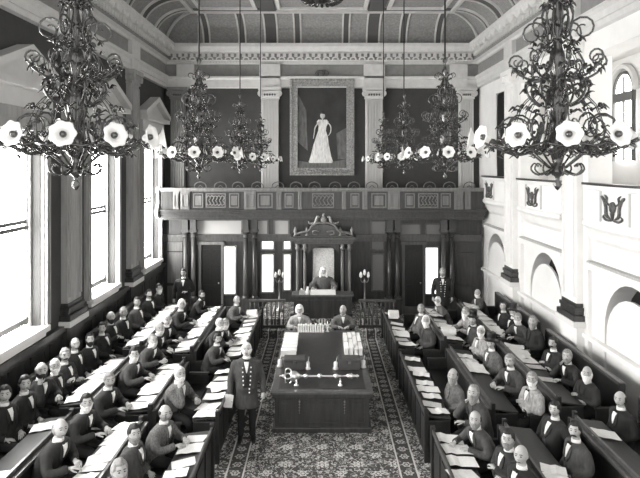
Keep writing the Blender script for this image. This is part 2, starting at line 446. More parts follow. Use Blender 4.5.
# right wall: piers, arched recesses, galleries
bays = [19.3, 15.1, 10.9, 6.7, 2.5]
bm = BM()
PW = .6
for y in (17.2, 13.0, 8.8, 4.6): box(bm, W, W+.5, y-PW, y+PW, 0, 7.35)
box(bm, W, W+.5, Y0, .9, 0, 7.35)
box(bm, W, W+.5, 20.85, BY, 0, 7.35)
box(bm, W, W+.5, 18.95, 20.85, 4.7, 7.35)
box(bm, W, W+.5, Y0, BY, 7.35, 10.4)
def arch_wall(bm, x0, x1, ya, yb, z0, z1, yc, r, spring):
    # wall with a round-headed opening
    box(bm, x0, x1, ya, yc-r, z0, z1); box(bm, x0, x1, yc+r, yb, z0, z1)
    n = 14
    for i in range(n):
        a0, a1 = PI*i/n, PI*(i+1)/n
        p0 = (yc-r*math.cos(a0), spring+r*math.sin(a0)); p1 = (yc-r*math.cos(a1), spring+r*math.sin(a1))
        hexa(bm, [(x0, p0[0], p0[1]), (x1, p0[0], p0[1]), (x1, p1[0], p1[1]), (x0, p1[0], p1[1]), (x0, p0[0], z1), (x1, p0[0], z1), (x1, p1[0], z1), (x0, p1[0], z1)])
for c in bays:
    ya, yb = c-2.1+PW, c+2.1-PW
    if c == 19.3: yb = 20.85
    if c == 2.5: ya = .9
    arch_wall(bm, W+.08, W+.5, ya, yb, 0, 3.9, c-.1, 1.05, 1.85)
struct('wall_right', bm, 'plaster_white', 'white plastered arcade wall on the right', 'wall')
bm = BM(); box(bm, W+.5, W+.55, Y0, BY, 0, 3.9)
struct('trim_9', bm, 'void', 'dark backing of the arched recesses on the right wall', 'recess')
bm = BM(); box(bm, W+2.4, W+2.6, Y0, BY+.3, 3.9, 8.2); box(bm, W+.5, W+2.4, Y0, BY+.3, 3.9, 4.0); box(bm, W+.5, W+2.4, Y0, BY+.3, 7.9, 8.2); box(bm, W+.5, W+2.4, BY, BY+.3, 4.0, 7.9)
struct('wall_gallery', bm, 'plaster_white', 'white rear wall and floor of the right gallery', 'wall')
bm = BM(); box(bm, W+.06, W+.12, 17.75, 18.98, 4.75, 7.35)
for i in range(9): lathe(bm, [(.05, 4.75), (.07, 5.5), (.05, 7.3)], (W+.07, 17.85+i*.13, 0), 8)
tag(obj('curtain', bm, 'curtain', None, True), 'dark curtain filling the far gallery opening at upper right', 'curtain')
bm = BM()
box(bm, W-.04, W+.08, Y0, BY, 1.50, 1.58); box(bm, W-.02, W+.08, Y0, BY, 0, .2)
struct('trim_10', bm, 'plaster_white', 'white dado rail along the right wall', 'rail')

def emblem(t, x, y, z, sc):
    bm = BM()
    def q(pts, r): tube(bm, [(x, y+1.7*sc*u, z+sc*v) for u, v in pts], [sc*k for k in r] if isinstance(r, list) else sc*r, 5, 3)
    lathe(bm, [(0, -.02), (sc*.22, -.02), (sc*.24, .01), (0, .02)], (x, y, z+.02*sc), 12, 'x')
    for s in (-1, 1):
        q([(s*.1, -.45), (s*.3, -.3), (s*.32, 0), (s*.42, .3), (s*.55, .42), (s*.5, .3)], [.03, .08, .07, .07, .05, .02])
        q([(s*.05, -.5), (s*.3, -.52), (s*.45, -.4), (s*.38, -.3)], [.04, .05, .05, .02])
        q([(s*.16, .1), (s*.3, .2), (s*.28, .4), (s*.4, .5)], [.04, .05, .05, .02])
    q([(0, -.2), (0, -.35), (0, -.5)], [.12, .08, .03])
    obj('emblem', bm, 'emblem', t, True)
gl = ['farthest white bow-fronted gallery front, beside the balcony end', 'white bow-fronted gallery front in the middle of the right wall', 'white bow-fronted gallery front nearest the camera at right', 'white gallery front right of the camera', 'white gallery front beside the camera']
for i, c in enumerate(bays[:4]):
    ya, yb = c-2.1+PW, c+2.1-PW
    if i == 0: yb = 20.2
    cc = (ya+yb)/2; h = (yb-ya)/2
    t = thing('gallery_front', gl[i], 'gallery front', (0, 0, 0), 0, None)
    bm = BM()
    prof = [(.10, 4.70), (-.12, 4.70), (-.12, 4.62), (-.08, 4.60), (-.08, 4.0), (-.12, 3.95), (-.12, 3.88), (-.04, 3.80), (.04, 3.62), (.10, 3.5)]
    n = 12; grid = []
    for j in range(n+1):
        u = -1+2*j/n; y = cc+u*h; bow = .10*(1-u*u)
        grid.append([bm.verts.new((W+p[0]-(bow if p[0] < .1 else 0), y, p[1])) for p in prof])
    for a, b in zip(grid, grid[1:]):
        for k in range(len(prof)-1): bm.faces.new((a[k], a[k+1], b[k+1], b[k]))
    obj('front_panel', bm, 'plaster_white', t)
    for y in (cc-h*.36, cc+h*.36):
        bm = BM(); box(bm, W-.21, W-.15, y-.012, y+.012, 4.02, 4.6); obj('panel_bead', bm, 'plaster', t)
    bm = BM(); rs = []
    for j in range(n+1):
        u = -1+2*j/n; y = cc+u*h; bow = .10*(1-u*u); x = W-bow-.14
        rs.append([(x, y, 4.70), (x+.18, y, 4.70), (x+.18, y, 4.745), (x, y, 4.745)])
    rings(bm, rs); obj('top_cushion', bm, 'wood', t)
    emblem(t, W-.20, cc+.05, 4.31, .46)
    bm = BM(); box(bm, W-.1, W+.1, ya, yb, 3.02, 3.10); box(bm, W-.05, W+.1, ya, yb, 2.96, 3.02); obj('ledge', bm, 'plaster_white', t)
    bm = BM(); box(bm, W-.06, W+.08, ya+.05, yb-.05, 3.10, 3.135); obj('ledge_top', bm, 'ledge_grey', t)
# pale screens standing in the recesses
for i, c in enumerate(bays[:4]):
    bm = BM(); r = 1.01; yc = c-.1
    prism(bm, [(yc-r, 0), (yc+r, 0)]+[(yc+r*math.cos(a*PI/12), 1.75+r*.86*math.sin(a*PI/12)) for a in range(13)], 'x', W+.10, W+.15)
    struct('door_%d' % (i+1), bm, 'plaster_white', ['pale arched door in the farthest recess of the right wall', 'pale arched door in the middle recess of the right wall', 'pale arched door in the nearest visible recess at right', 'pale arched door beside the camera'][i], 'door')
# arched windows of the gallery
for i, c in enumerate(bays):
    if i == 0: continue
    yc = c+4.7
    t = thing('window_%d' % (6+i), ['arched gallery window behind the far curtain', 'arched gallery window far right', 'arched gallery window at upper right behind the near chandelier', 'arched gallery window near the right edge', 'arched gallery window beside the camera'][i], 'window', (0, 0, 0), 0, None, 'structure')
    x = W+2.38
    bm = BM(); r = .5
    prism(bm, [(yc-r, 5.2), (yc+r, 5.2)]+[(yc+r*math.cos(a*PI/12), 7.0+r*math.sin(a*PI/12)) for a in range(13)], 'x', x-.01, x); obj('pane', bm, 'pane_gal', t)
    bm = BM(); tube(bm, [(x-.03, yc+r*math.cos(a*PI/12), 7.0+r*math.sin(a*PI/12)) for a in range(13)], .05, 6)
    box(bm, x-.08, x, yc-r-.04, yc-r+.04, 5.2, 7.0); box(bm, x-.08, x, yc+r-.04, yc+r+.04, 5.2, 7.0)
    box(bm, x-.1, x, yc-r-.05, yc+r+.05, 6.75, 6.98); box(bm, x-.06, x, yc-.03, yc+.03, 5.2, 7.4); box(bm, x-.06, x, yc-r, yc+r, 6.0, 6.07)
    obj('window_frame', bm, 'sash', t)
    bm = BM(); tube(bm, [(x-.05, yc+(r+.16)*math.cos(a*PI/12), 7.0+(r+.16)*math.sin(a*PI/12)) for a in range(13)], .09, 6); obj('architrave', bm, 'plaster', t)

# back wall pilasters
def back_pilaster(x, wd, label, m='plaster', fl=True):
    t = thing('pilaster', label, 'pilaster', (x, BY, 0), 0, None)
    bm = BM(); h = wd/2
    box(bm, -h, h, -.14, 0, 3.9, 7.45)
    if fl:
        k = 6
        for i in range(k): 
            a = -h+wd*(i+.5)/k; box(bm, a-wd*.042, a+wd*.042, -.20, -.14, 4.1, 7.35)
    obj('shaft', bm, m, t)
    bm = BM(); box(bm, -h-.03, h+.03, -.18, 0, 7.40, 7.47); box(bm, -h-.02, h+.02, -.22, 0, 7.58, 7.68); box(bm, -h-.1, h+.1, -.26, 0, 7.70, 7.80)
    for s in (-1, 1):
        lathe(bm, [(0, 0), (.115, 0), (.115, -.05), (.075, -.05), (.075, -.02), (.045, -.02), (.045, -.06), (0, -.06)], (s*(h+.01), -.19, 7.58), 16, 'y')
    box(bm, -h+.05, h-.05, -.19, 0, 7.47, 7.58)
    obj('capital', bm, m, t)
    bm = BM()
    for i in range(5): ball(bm, (-h+.12+(wd-.24)*i/4, -.21, 7.54), (.035, .03, .04), 8)
    obj('egg_ornament', bm, 'rib', t, True)
back_pilaster(-1.81, .60, 'pale fluted ionic pilaster left of the painting')
back_pilaster(1.81, .60, 'pale fluted ionic pilaster right of the painting')
back_pilaster(5.02, .5, 'pale fluted pilaster in the right back corner')
back_pilaster(-5.02, .5, 'fluted pilaster toned grey for the dim left back corner', 'frieze')  # darker material than its right twin, shade put into the colour
# ------------------------------------------------------------------ painting
t = thing('painting', 'tall framed full-length portrait of a standing woman in a pale gown', 'painting', (0, BY-.02, 0))
bm = BM(); box(bm, -.86, .86, -.06, 0, 4.95, 7.83); obj('canvas', bm, 'canvas', t)
bm = BM()
def fr(bm, x, z0, z1, wd, y0, y1): 
    box(bm, -x, x, y0, y1, z0, z0+wd); box(bm, -x, x, y0, y1, z1-wd, z1); box(bm, -x, -x+wd, y0, y1, z0+wd, z1-wd); box(bm, x-wd, x, y0, y1, z0+wd, z1-wd)
fr(bm, 1.12, 4.74, 8.10, .10, -.16, 0); fr(bm, 1.03, 4.83, 8.01, .12, -.12, 0); fr(bm, .92, 4.93, 7.9, .07, -.15, 0)
for i in range(17):
    for zz in (4.80, 8.04): ball(bm, (-1.06+i*.1325, -.17, zz), (.045, .03, .035), 8)
for i in range(24):
    for s in (-1, 1): ball(bm, (s*1.06, -.17, 4.9+i*.135), (.035, .03, .045), 8)
obj('frame', bm, 'gilt', t)
bm = BM(); 
for i in range(21): ball(bm, (-1.0+i*.1, -.18, 4.90+.03*math.sin(i*1.7)), (.07, .05, .05), 8)
obj('bottom_moulding', bm, 'gilt', t, True)
bm = BM()
for s in (-1, 1): tube(bm, [(0, -.1, 8.3), (s*.1, -.12, 8.36), (s*.2, -.12, 8.28), (s*.12, -.12, 8.2), (s*.3, -.1, 8.14)], [.05, .05, .05, .04, .03], 6, 3)
lathe(bm, [(0, 0), (.1, 0), (.11, -.06), (0, -.08)], (0, -.1, 8.28), 12, 'y'); obj('crest', bm, 'rib', t, True)
# painted figure in the portrait: low relief of paint
bm = BM(); rs = []
for z_, x_, hw in ((5.17, -.04, .44), (5.4, -.04, .36), (5.8, -.03, .27), (6.1, 0, .20), (6.3, .0, .135), (6.45, .02, .14), (6.6, .02, .21), (6.68, .02, .15)):
    rs.append([(x_-hw, -.062, z_), (x_-hw*.5, -.075, z_), (x_+hw*.5, -.075, z_), (x_+hw, -.062, z_)])
rings(bm, rs)
tube(bm, [(-.12, -.07, 6.6), (-.24, -.07, 6.4), (-.27, -.07, 6.2), (-.3, -.07, 6.02)], [.075, .075, .06, .04], 6, 3, flat=.3)
tube(bm, [(.18, -.07, 6.6), (.3, -.07, 6.45), (.3, -.07, 6.25), (.22, -.07, 6.12)], [.075, .075, .06, .04], 6, 3, flat=.3)
obj('gown', bm, 'paint_white', t)
bm = BM(); ball(bm, (.02, -.066, 6.82), (.085, .015, .11), 12); tube(bm, [(.02, -.066, 6.62), (.02, -.066, 6.78)], .06, 8, flat=.3); obj('head', bm, 'paint_skin', t)
bm = BM(); ball(bm, (.03, -.066, 6.91), (.08, .014, .07), 12); obj('hair', bm, 'canvas', t)
bm = BM(); prism(bm, [(-.84, 5.0), (.84, 5.0), (.84, 5.3), (.4, 5.22), (-.5, 5.2), (-.84, 5.25)], 'y', -.064, -.05); prism(bm, [(-.84, 5.9), (-.5, 5.6), (-.55, 7.0), (-.84, 7.6)], 'y', -.064, -.05)
prism(bm, [(.84, 5.3), (.55, 5.3), (.5, 6.2), (.84, 6.4)], 'y', -.064, -.05); obj('background', bm, 'paint_grey', t)

# ------------------------------------------------------------------ balcony
BF = 19.9
t = thing('balcony', 'long panelled wooden balcony across the back wall below the painting', 'balcony', (0, BF, 0))
bm = BM(); box(bm, -5.36, 5.42, .06, .14, 3.55, 4.26); box(bm, -5.36, 5.42, .14, 1.08, 3.40, 3.55); obj('front_panel', bm, 'wood', t)
bm = BM(); box(bm, -5.4, 5.45, -.02, .2, 4.26, 4.34); box(bm, -5.4, 5.45, .0, .16, 4.22, 4.26); obj('top_rail', bm, 'wood_light', t, bevel=.01)
bm = BM(); 
for d, z0, z1 in ((-.05, 3.56, 3.62), (0, 3.50, 3.56), (.04, 3.44, 3.50), (.10, 3.34, 3.44), (.2, 3.26, 3.34)): box(bm, -5.4, 5.45, d, .5, z0, z1)
obj('cornice_moulding', bm, 'wood', t, bevel=.008)
def px2x(p, s=30.15): return (p-322)/s
mods = [('p', 176, 6), ('s', 185, 9), ('q', 198, 10), ('c', 215.5, 20), ('q', 234, 10), ('p', 250, 12), ('w', 265, 15), ('p', 279, 5), ('q', 289, 9), ('p', 300, 4), ('c', 323, 22)]
def panel(bm, x, hw, z0, z1, d=.03, wdt=.035):
    box(bm, x-hw, x+hw, .06-d, .06, z0, z0+wdt); box(bm, x-hw, x+hw, .06-d, .06, z1-wdt, z1)
    box(bm, x-hw, x-hw+wdt, .06-d, .06, z0+wdt, z1-wdt); box(bm, x+hw-wdt, x+hw, .06-d, .06, z0+wdt, z1-wdt)
for k, p, wpx in mods:
    for s in ((-1, 1) if p < 320 else (1,)):
        x = px2x(p)*(-s) if s == 1 and p < 320 else px2x(p)
        hw = wpx/60.3
        bm = BM()
        if k in 'ps': box(bm, x-hw, x+hw, .0, .06, 3.62, 4.22); panel(bm, x, hw*.7, 3.70, 4.14, .09, .03); obj('pier', bm, 'wood_light', t, bevel=.006)
        elif k in 'qw':
            panel(bm, x, hw, 3.68, 4.16, .04); box(bm, x-hw*.6, x+hw*.6, .03, .06, 3.76, 4.08); obj('raised_panel', bm, 'wood_light', t)
        else:
            panel(bm, x, hw, 3.68, 4.16, .04)
            for q in range(5):
                xc = x-hw*.7+q*hw*.35
                for u in (-1, 1): tube(bm, [(xc, .05, 3.92), (xc+.06, .03, 3.92+u*.1), (xc-.02, .03, 3.92+u*.16), (xc-.06, .03, 3.92+u*.08)], [.015, .02, .02, .012], 5, 3)
            obj('carved_panel', bm, 'wood_light', t)
for s, lab in ((-1, 'pale curved plaster bracket at the left end of the balcony'),):
    bm = BM()
    prism(bm, [(3.3, 0), (3.45, .12), (3.62, .02), (3.75, .2), (3.72, .5), (4.0, .42), (4.36, .55), (4.36, .05), (3.9, .0), (3.6, -.16), (3.4, -.1)][::-1], 'x', -5.5, -5.38) if 0 else None
    poly = [(-.12, 3.38), (.10, 3.32), (.35, 3.5), (.35, 4.36), (-.05, 4.36), (-.07, 4.22), (0, 4.1), (0, 3.8), (-.14, 3.66), (-.2, 3.5)]
    prism(bm, [(BF+a, b) for a, b in poly], 'x', -5.49, -5.41)
    tag(obj('bracket', bm, 'plaster', None), lab, 'bracket')
# bentwood chairs on the balcony
t = thing('bentwood_chair', '', 'chair', (0, 0, 0))
bm = BM(); lathe(bm, [(0, .44), (.20, .44), (.205, .455), (.2, .47), (0, .47)], (0, 0, 0), 18); obj('seat', bm, 'wood_light', t, True)
bm = BM(); tube(bm, [(-.19, .12, .45), (-.20, .2, .7), (-.17, .24, .9), (0, .25, .98), (.17, .24, .9), (.20, .2, .7), (.19, .12, .45)], .017, 7, 4)
tube(bm, [(-.12, .14, .46), (-.12, .2, .7), (0, .235, .86), (.12, .2, .7), (.12, .14, .46)], .011, 6, 4); obj('backrest', bm, 'wood_light', t, True)
for sx in (-1, 1):
    for sy in (-1, 1):
        bm = BM(); tube(bm, [(sx*.14, sy*.14, .44), (sx*.18, sy*.18, 0)], [.018, .013], 7); obj('leg', bm, 'wood_light', t, True)
index_kids(t); ch0 = t
for i in range(15):
    x = (202+18.9*i-322)/29.3
    o = ch0 if i == 0 else dup(ch0)
    o.location = (x, 20.42+.03*math.sin(i*2.3), 3.55); o.rotation_euler = (0, 0, PI+ .12*math.sin(i*1.9))
    o['label'] = 'bentwood chair standing behind the balcony rail, its round back showing'; o['group'] = 'bentwood chairs on the balcony'

# ------------------------------------------------------------------ wooden screen under the balcony
SY = 20.62
bm = BM(); box(bm, -W, W, SY, SY+.2, 0, 3.3); struct('wall_screen', bm, 'wood', 'dark panelled wooden screen wall under the balcony', 'wall')
bm = BM()
box(bm, -W, W, SY-.10, SY, 2.62, 2.72); box(bm, -W, W, SY-.06, SY, 0, .25); box(bm, -W, W, SY-.05, SY, 2.48, 2.62)
struct('trim_11', bm, 'wood_mid', 'wooden transom moulding along the screen wall', 'moulding')
def sx_(p): return (p-322)/29.2
def sz_(y): return EYE-(y-165)/29.2
def spane(n, p0, p1, y0, y1, m, fm, label, cat='window'):
    x0, x1, z0, z1 = sx_(p0), sx_(p1), sz_(y1), sz_(y0)
    t = thing(n, label, cat, (0, SY, 0), 0, None, 'structure')
    bm = BM(); box(bm, x0, x1, -.012, -.004, z0, z1); obj('pane', bm, m, t)
    bm = BM(); d = .05
    box(bm, x0-d, x1+d, -.05, 0, z1, z1+d); box(bm, x0-d, x1+d, -.05, 0, z0-d, z0); box(bm, x0-d, x0, -.05, 0, z0, z1); box(bm, x1, x1+d, -.05, 0, z0, z1)
    obj('window_frame', bm, fm, t)
k = 20
dim = mat('dim_glass', .50, .25); dim2 = mat('dimmer_glass', .17, .2)  # right-hand panes get the darker copy, weaker light put into the glass colour
for a in ((224, 235, 247, 294, 'pane_back', 'bright narrow glazed panel right of the left doorway'),
          (262, 273, 255, 292, 'pane_back', 'bright narrow glazed panel left of the canopied chair'),
          (262, 273, 241.5, 249, 'pane_back', 'small bright pane above the narrow panel left of the canopied chair'),
          (284, 290, 255, 290, 'pane_back', 'slim bright pane against the left side of the canopy'),
          (284, 290, 241.5, 249, 'pane_back', 'tiny bright pane high against the left side of the canopy'),
          (426, 438, 248, 294, 'pane_back', 'bright narrow glazed panel beside the right doorway'),
          (197, 241, 221, 234, dim, 'wide pale clerestory pane over the left doorway'),
          (257, 267, 221, 234, dim, 'pale clerestory pane left of the canopy'),
          (275, 288, 221, 234, dim, 'pale clerestory pane nearest the left side of the canopy'),
          (427, 448, 225, 235, dim2, 'dim clerestory pane over the right bright panel'),
          (400, 420, 225, 235, dim2, 'dim clerestory pane right of the canopy'),
          (372, 385, 222, 234, dim2, 'dim clerestory pane near the canopy on its right'),
          (372, 383, 242, 249, dim2, 'small dim pane above the narrow panel right of the canopy'),
          (373, 383, 255, 290, dim2, 'narrow dim glazed panel right of the canopy')):
    spane('window_%d' % k, *a[:5], 'wood_light' if a[0] < 320 else 'wood_mid', a[5]); k += 1  # lighter wood on left frames, darker on right, stands for uneven light
for n, (p0, p1), lab in ((20, (201, 221), 'tall dark doorway in the screen at left'), (21, (405, 423), 'tall dark doorway in the screen at right')):
    t = thing('door_%d' % n, lab, 'door', (0, SY, 0), 0, None, 'structure')
    x0, x1 = sx_(p0), sx_(p1)
    bm = BM(); box(bm, x0, x1, -.02, -.004, 0, 2.36)
    for zz in ((.2, 1.0), (1.15, 2.2)):
        for a in (0, 1): 
            xa = x0+.06+a*(x1-x0)/2; xb = xa+(x1-x0)/2-.1; box(bm, xa, xb, -.03, -.02, *zz)
    obj('door_leaf', bm, 'wood_dark', t)
    bm = BM(); box(bm, x0-.1, x0, -.07, 0, 0, 2.46); box(bm, x1, x1+.08, -.07, 0, 0, 2.46); box(bm, x0-.14, x1+.12, -.09, 0, 2.37, 2.47); obj('door_frame', bm, 'wood_light' if n == 20 else 'wood_mid', t)  # left frame in a lit wood tone, right frame in a shaded one
    bm = BM(); ball(bm, (x1-.08, -.06, 1.05), .03, 10); obj('door_knob', bm, 'brass', t, True)
# side wood panels on the screen ends
for p0, p1, m, nn in ((167, 182, 'wood_light', 12), (455, 476, 'wood', 13)):  # left end lighter, right end darker: light and shade set by wood tone
    bm = BM(); x0, x1 = sx_(p0), sx_(p1)
    for z0, z1 in ((.3, .95), (1.05, 2.1), (2.15, 2.45)): 
        box(bm, x0, x1, SY-.03, SY, z0, z1); box(bm, x0+.06, x1-.06, SY-.045, SY-.03, z0+.06, z1-.06)
    struct('trim_%d' % nn, bm, m, 'raised wooden panels at the %s end of the screen wall' % ('left' if nn == 12 else 'right'), 'panel')
# columns
def column(p, m, label, grp=None):
    t = thing('wooden_column', label, 'column', (sx_(p), SY-.16, 0), 0, grp)
    bm = BM(); lathe(bm, [(.085, .62), (.09, .7), (.085, 1.2), (.07, 2.62)], (0, 0, 0), 14); obj('shaft', bm, m, t, True)
    bm = BM(); box(bm, -.13, .13, -.13, .14, 0, .5); box(bm, -.15, .15, -.15, .15, .5, .56); lathe(bm, [(.12, .56), (.12, .6), (.09, .64)], (0, 0, 0), 14); obj('pedestal', bm, m, t)
    bm = BM(); lathe(bm, [(.07, 2.62), (.09, 2.66), (.075, 2.7), (.12, 2.82)], (0, 0, 0), 14); box(bm, -.13, .13, -.13, .14, 2.82, 2.90); box(bm, -.1, .1, -.1, .14, 2.90, 3.26); obj('capital', bm, m, t)
for p, m, l in ((186, 'wood_mid', 'outer wooden column of the pair left of the left doorway'), (194, 'wood_mid', 'inner wooden column of the pair left of the left doorway'),
    (246, 'wood_mid', 'outer wooden column of the pair between the left doorway and the canopy'), (255, 'wood', 'inner wooden column of the pair between the left doorway and the canopy'),
    (389, 'wood', 'inner wooden column of the pair right of the canopy'), (397, 'wood', 'outer wooden column of the pair right of the canopy'),
    (443, 'wood_mid', 'inner wooden column of the pair beside the right bright panel'), (451, 'wood', 'outer wooden column of the pair beside the right bright panel')):
    column(p, m, l)  # column wood tones carry the brighter left and dimmer right side

# ------------------------------------------------------------------ dais, canopied throne
bm = BM(); box(bm, -2.3, 2.3, 17.7, SY, 0, .22); box(bm, -1.9, 1.9, 18.3, SY, .22, .40); struct('floor_dais', bm, 'carpet', 'carpeted two-step platform under the canopied chair', 'platform')
TY = 19.9
t = thing('canopied_throne', 'tall carved dark wooden canopy with columns around a high-backed chair', 'throne', (.05, TY, .40))
bm = BM(); box(bm, -.95, .95, .35, .6, 0, 2.45); obj('back_panel', bm, 'wood_dark', t)
for s in (-1, 1):
    for q, d in ((.86, 0), (.62, -.06)):
        bm = BM(); box(bm, s*q-.08, s*q+.08, d-.08, d+.08, 0, .45); lathe(bm, [(.06, .45), (.075, .5), (.05, .56), (.055, 1.2), (.045, 1.85)], (s*q, d, 0), 12)
        lathe(bm, [(.045, 1.85), (.09, 1.95), (.06, 2.0), (.1, 2.1)], (s*q, d, 0), 12); obj('column', bm, 'wood_light', t, True)
    bm = BM(); box(bm, s*.82-.1, s*.82+.1, .05, .4, 0, 1.9); obj('side_panel', bm, 'wood_mid', t)
bm = BM()
for d, z0, z1 in ((.0, 2.1, 2.18), (.05, 2.18, 2.26), (.12, 2.26, 2.33), (.02, 2.33, 2.37)): box(bm, -.97-d, .97+d, -.14-d, .6, z0, z1)
obj('entablature', bm, 'wood_mid', t, bevel=.008)
bm = BM(); n = 14; pts = [(-.78, 2.37), (-.72, 2.45), (-.5, 2.5), (-.38, 2.66), (-.2, 2.74), (.2, 2.74), (.38, 2.66), (.5, 2.5), (.72, 2.45), (.78, 2.37)]
prism(bm, pts, 'y', -.12, .3); obj('pediment', bm, 'wood_mid', t, bevel=.01)
bm = BM()
for s in (-1, 1):
    tube(bm, [(s*.95, -.2, 2.42), (s*.7, -.22, 2.5), (s*.5, -.24, 2.54), (s*.36, -.24, 2.72), (s*.15, -.24, 2.8), (0, -.24, 2.78)], [.05, .045, .04, .04, .04, .03], 6, 4)
    tube(bm, [(s*.1, -.24, 2.5), (s*.3, -.25, 2.55), (s*.35, -.25, 2.45), (s*.2, -.25, 2.42)], [.03, .04, .03, .02], 6, 3)
obj('scroll', bm, 'wood_light', t, True)
bm = BM()   # carved arms on top: shield between two supporters, plus finials
ball(bm, (0, -.2, 2.9), (.1, .05, .13), 10); tube(bm, [(0, -.2, 3.0), (0, -.2, 3.12)], [.06, .03], 8)
for s in (-1, 1): tube(bm, [(s*.32, -.2, 2.74), (s*.24, -.2, 2.86), (s*.2, -.2, 3.0), (s*.13, -.22, 2.98)], [.04, .06, .05, .025], 8, 3); tube(bm, [(s*.3, -.2, 2.8), (s*.45, -.2, 2.78), (s*.5, -.2, 2.86)], [.04, .035, .015], 6, 3)
obj('carved_arms', bm, 'gilt', t, True)
for s in (-1, 1):
    for q in (.93, .55):
        bm = BM(); lathe(bm, [(.06, 0), (.05, .03), (.025, .08), (.06, .14), (.045, .2), (.012, .28), (.0, .3)], (s*q, -.1, 2.37), 12); obj('finial', bm, 'gilt', t, True)
bm = BM(); 
n = 10
for i in range(n):
    a0, a1 = PI*i/n, PI*(i+1)/n; r = .52
    hexa(bm, [(-r*math.cos(a0), -.1, 1.68+.34*math.sin(a0)), (-r*math.cos(a1), -.1, 1.68+.34*math.sin(a1)), (-r*math.cos(a1), .0, 1.68+.34*math.sin(a1)), (-r*math.cos(a0), 0, 1.68+.34*math.sin(a0)),
              (-r*math.cos(a0), -.1, 2.12), (-r*math.cos(a1), -.1, 2.12), (-r*math.cos(a1), .0, 2.12), (-r*math.cos(a0), 0, 2.12)])
obj('arch', bm, 'wood', t)
bm = BM(); box(bm, -.36, .36, .22, .34, .45, 1.92); obj('upholstered_back', bm, 'tapestry', t, bevel=.02)
bm = BM(); box(bm, -.38, .38, -.3, .25, .32, .46); obj('seat', bm, 'tapestry', t, bevel=.02)
bm = BM(); box(bm, -.38, .38, -.28, .25, 0, .32)
for s in (-1, 1): box(bm, s*.43-.05, s*.43+.05, -.3, .3, 0, .74)
obj('chair_frame', bm, 'wood', t, bevel=.01)
# Speaker's desk
t = thing('speaker_desk', 'dark carved wooden desk on the platform in front of the robed man', 'desk', (.02, 18.65, .22))
bm = BM(); box(bm, -.95, .95, -.3, .3, .84, .90); obj('desk_top', bm, 'wood_mid', t, bevel=.01)
bm = BM(); box(bm, -.88, .88, -.25, -.2, 0, .84)
for i in range(4): box(bm, -.8+i*.41, -.46+i*.41, -.27, -.25, .12, .74)
obj('front_panel', bm, 'wood', t)
for s in (-1, 1): 
    bm = BM(); box(bm, s*.85-.04, s*.85+.04, -.2, .25, 0, .84); obj('side_panel', bm, 'wood', t)
tag(obj('cloth', (lambda b: (hexa(b, [(-.36, 18.36, 1.122), (.42, 18.36, 1.122), (.42, 18.8, 1.124), (-.36, 18.8, 1.124), (-.36, 18.36, 1.15), (.42, 18.36, 1.15), (.42, 18.8, 1.20), (-.36, 18.8, 1.20)]), b)[1])(BM()), 'paper'), 'white blotter lying on the robed man\'s desk', 'blotter')
# side railings of the dais
for s, nm in ((-1, 'left'), (1, 'right')):
    t = thing('railing', 'low spindled wooden railing on the %s side of the platform' % nm, 'railing', (s*1.65, 18.0, .22))
    bm = BM(); box(bm, -.55, .55, -.04, .04, .78, .85); obj('top_rail', bm, 'wood_mid', t, bevel=.008)
    bm = BM(); box(bm, -.55, .55, -.03, .03, 0, .08); obj('bottom_rail', bm, 'wood', t)
    for i in range(9):
        bm = BM(); lathe(bm, [(.02, .08), (.03, .2), (.016, .3), (.028, .45), (.016, .6), (.022, .78)], (-.5+i*.125, 0, 0), 8); obj('spindle', bm, 'wood_mid', t, True)
    t = thing('candelabrum', 'white branched candle lamp standing at the %s of the canopied chair' % nm, 'candelabrum', (s*1.37, 19.3, .40))
    bm = BM(); lathe(bm, [(0, 0), (.14, 0), (.12, .05), (.03, .1), (.025, .9), (.04, .95), (.02, 1.0), (0, 1.05)], (0, 0, 0), 12); obj('stem', bm, 'brass', t, True)
    for q in (-1, 0, 1):
        bm = BM(); tube(bm, [(0, 0, .95), (q*.08, 0, .93), (q*.12, 0, 1.0), (q*.12, 0, 1.05)], .012, 6, 3); obj('arm', bm, 'brass', t, True)
        bm = BM(); lathe(bm, [(.02, 1.05), (.05, 1.10), (.045, 1.18), (.02, 1.24)], (q*.12, 0, .02 if q else .1), 10); obj('shade', bm, 'opal', t, True)
# inkstands and boxes on the Speaker's desk
def small(name, x, y, z0, parts, label, cat, grp=None):
    t = thing(name, label, cat, (x, y, z0), 0, grp)
    for pn, f, m in parts:
        bm = BM(); f(bm); obj(pn, bm, m, t, pn != 'body')
    return t
small('inkstand', -.62, 18.5, 1.12, [('body', lambda b: box(b, -.09, .09, -.05, .05, 0, .12), 'silver'), ('cap', lambda b: lathe(b, [(.03, .12), (.035, .16), (0, .19)], (0, 0, 0), 10), 'silver')], 'pale square inkstand at the left end of the raised desk', 'inkstand')
small('carafe', -.44, 18.45, 1.12, [('glass', lambda b: lathe(b, [(0, 0), (.07, 0), (.075, .1), (.03, .18), (.035, .24), (0, .24)], (0, 0, 0), 12), 'opal')], 'white jug on the raised desk beside the blotter', 'jug')

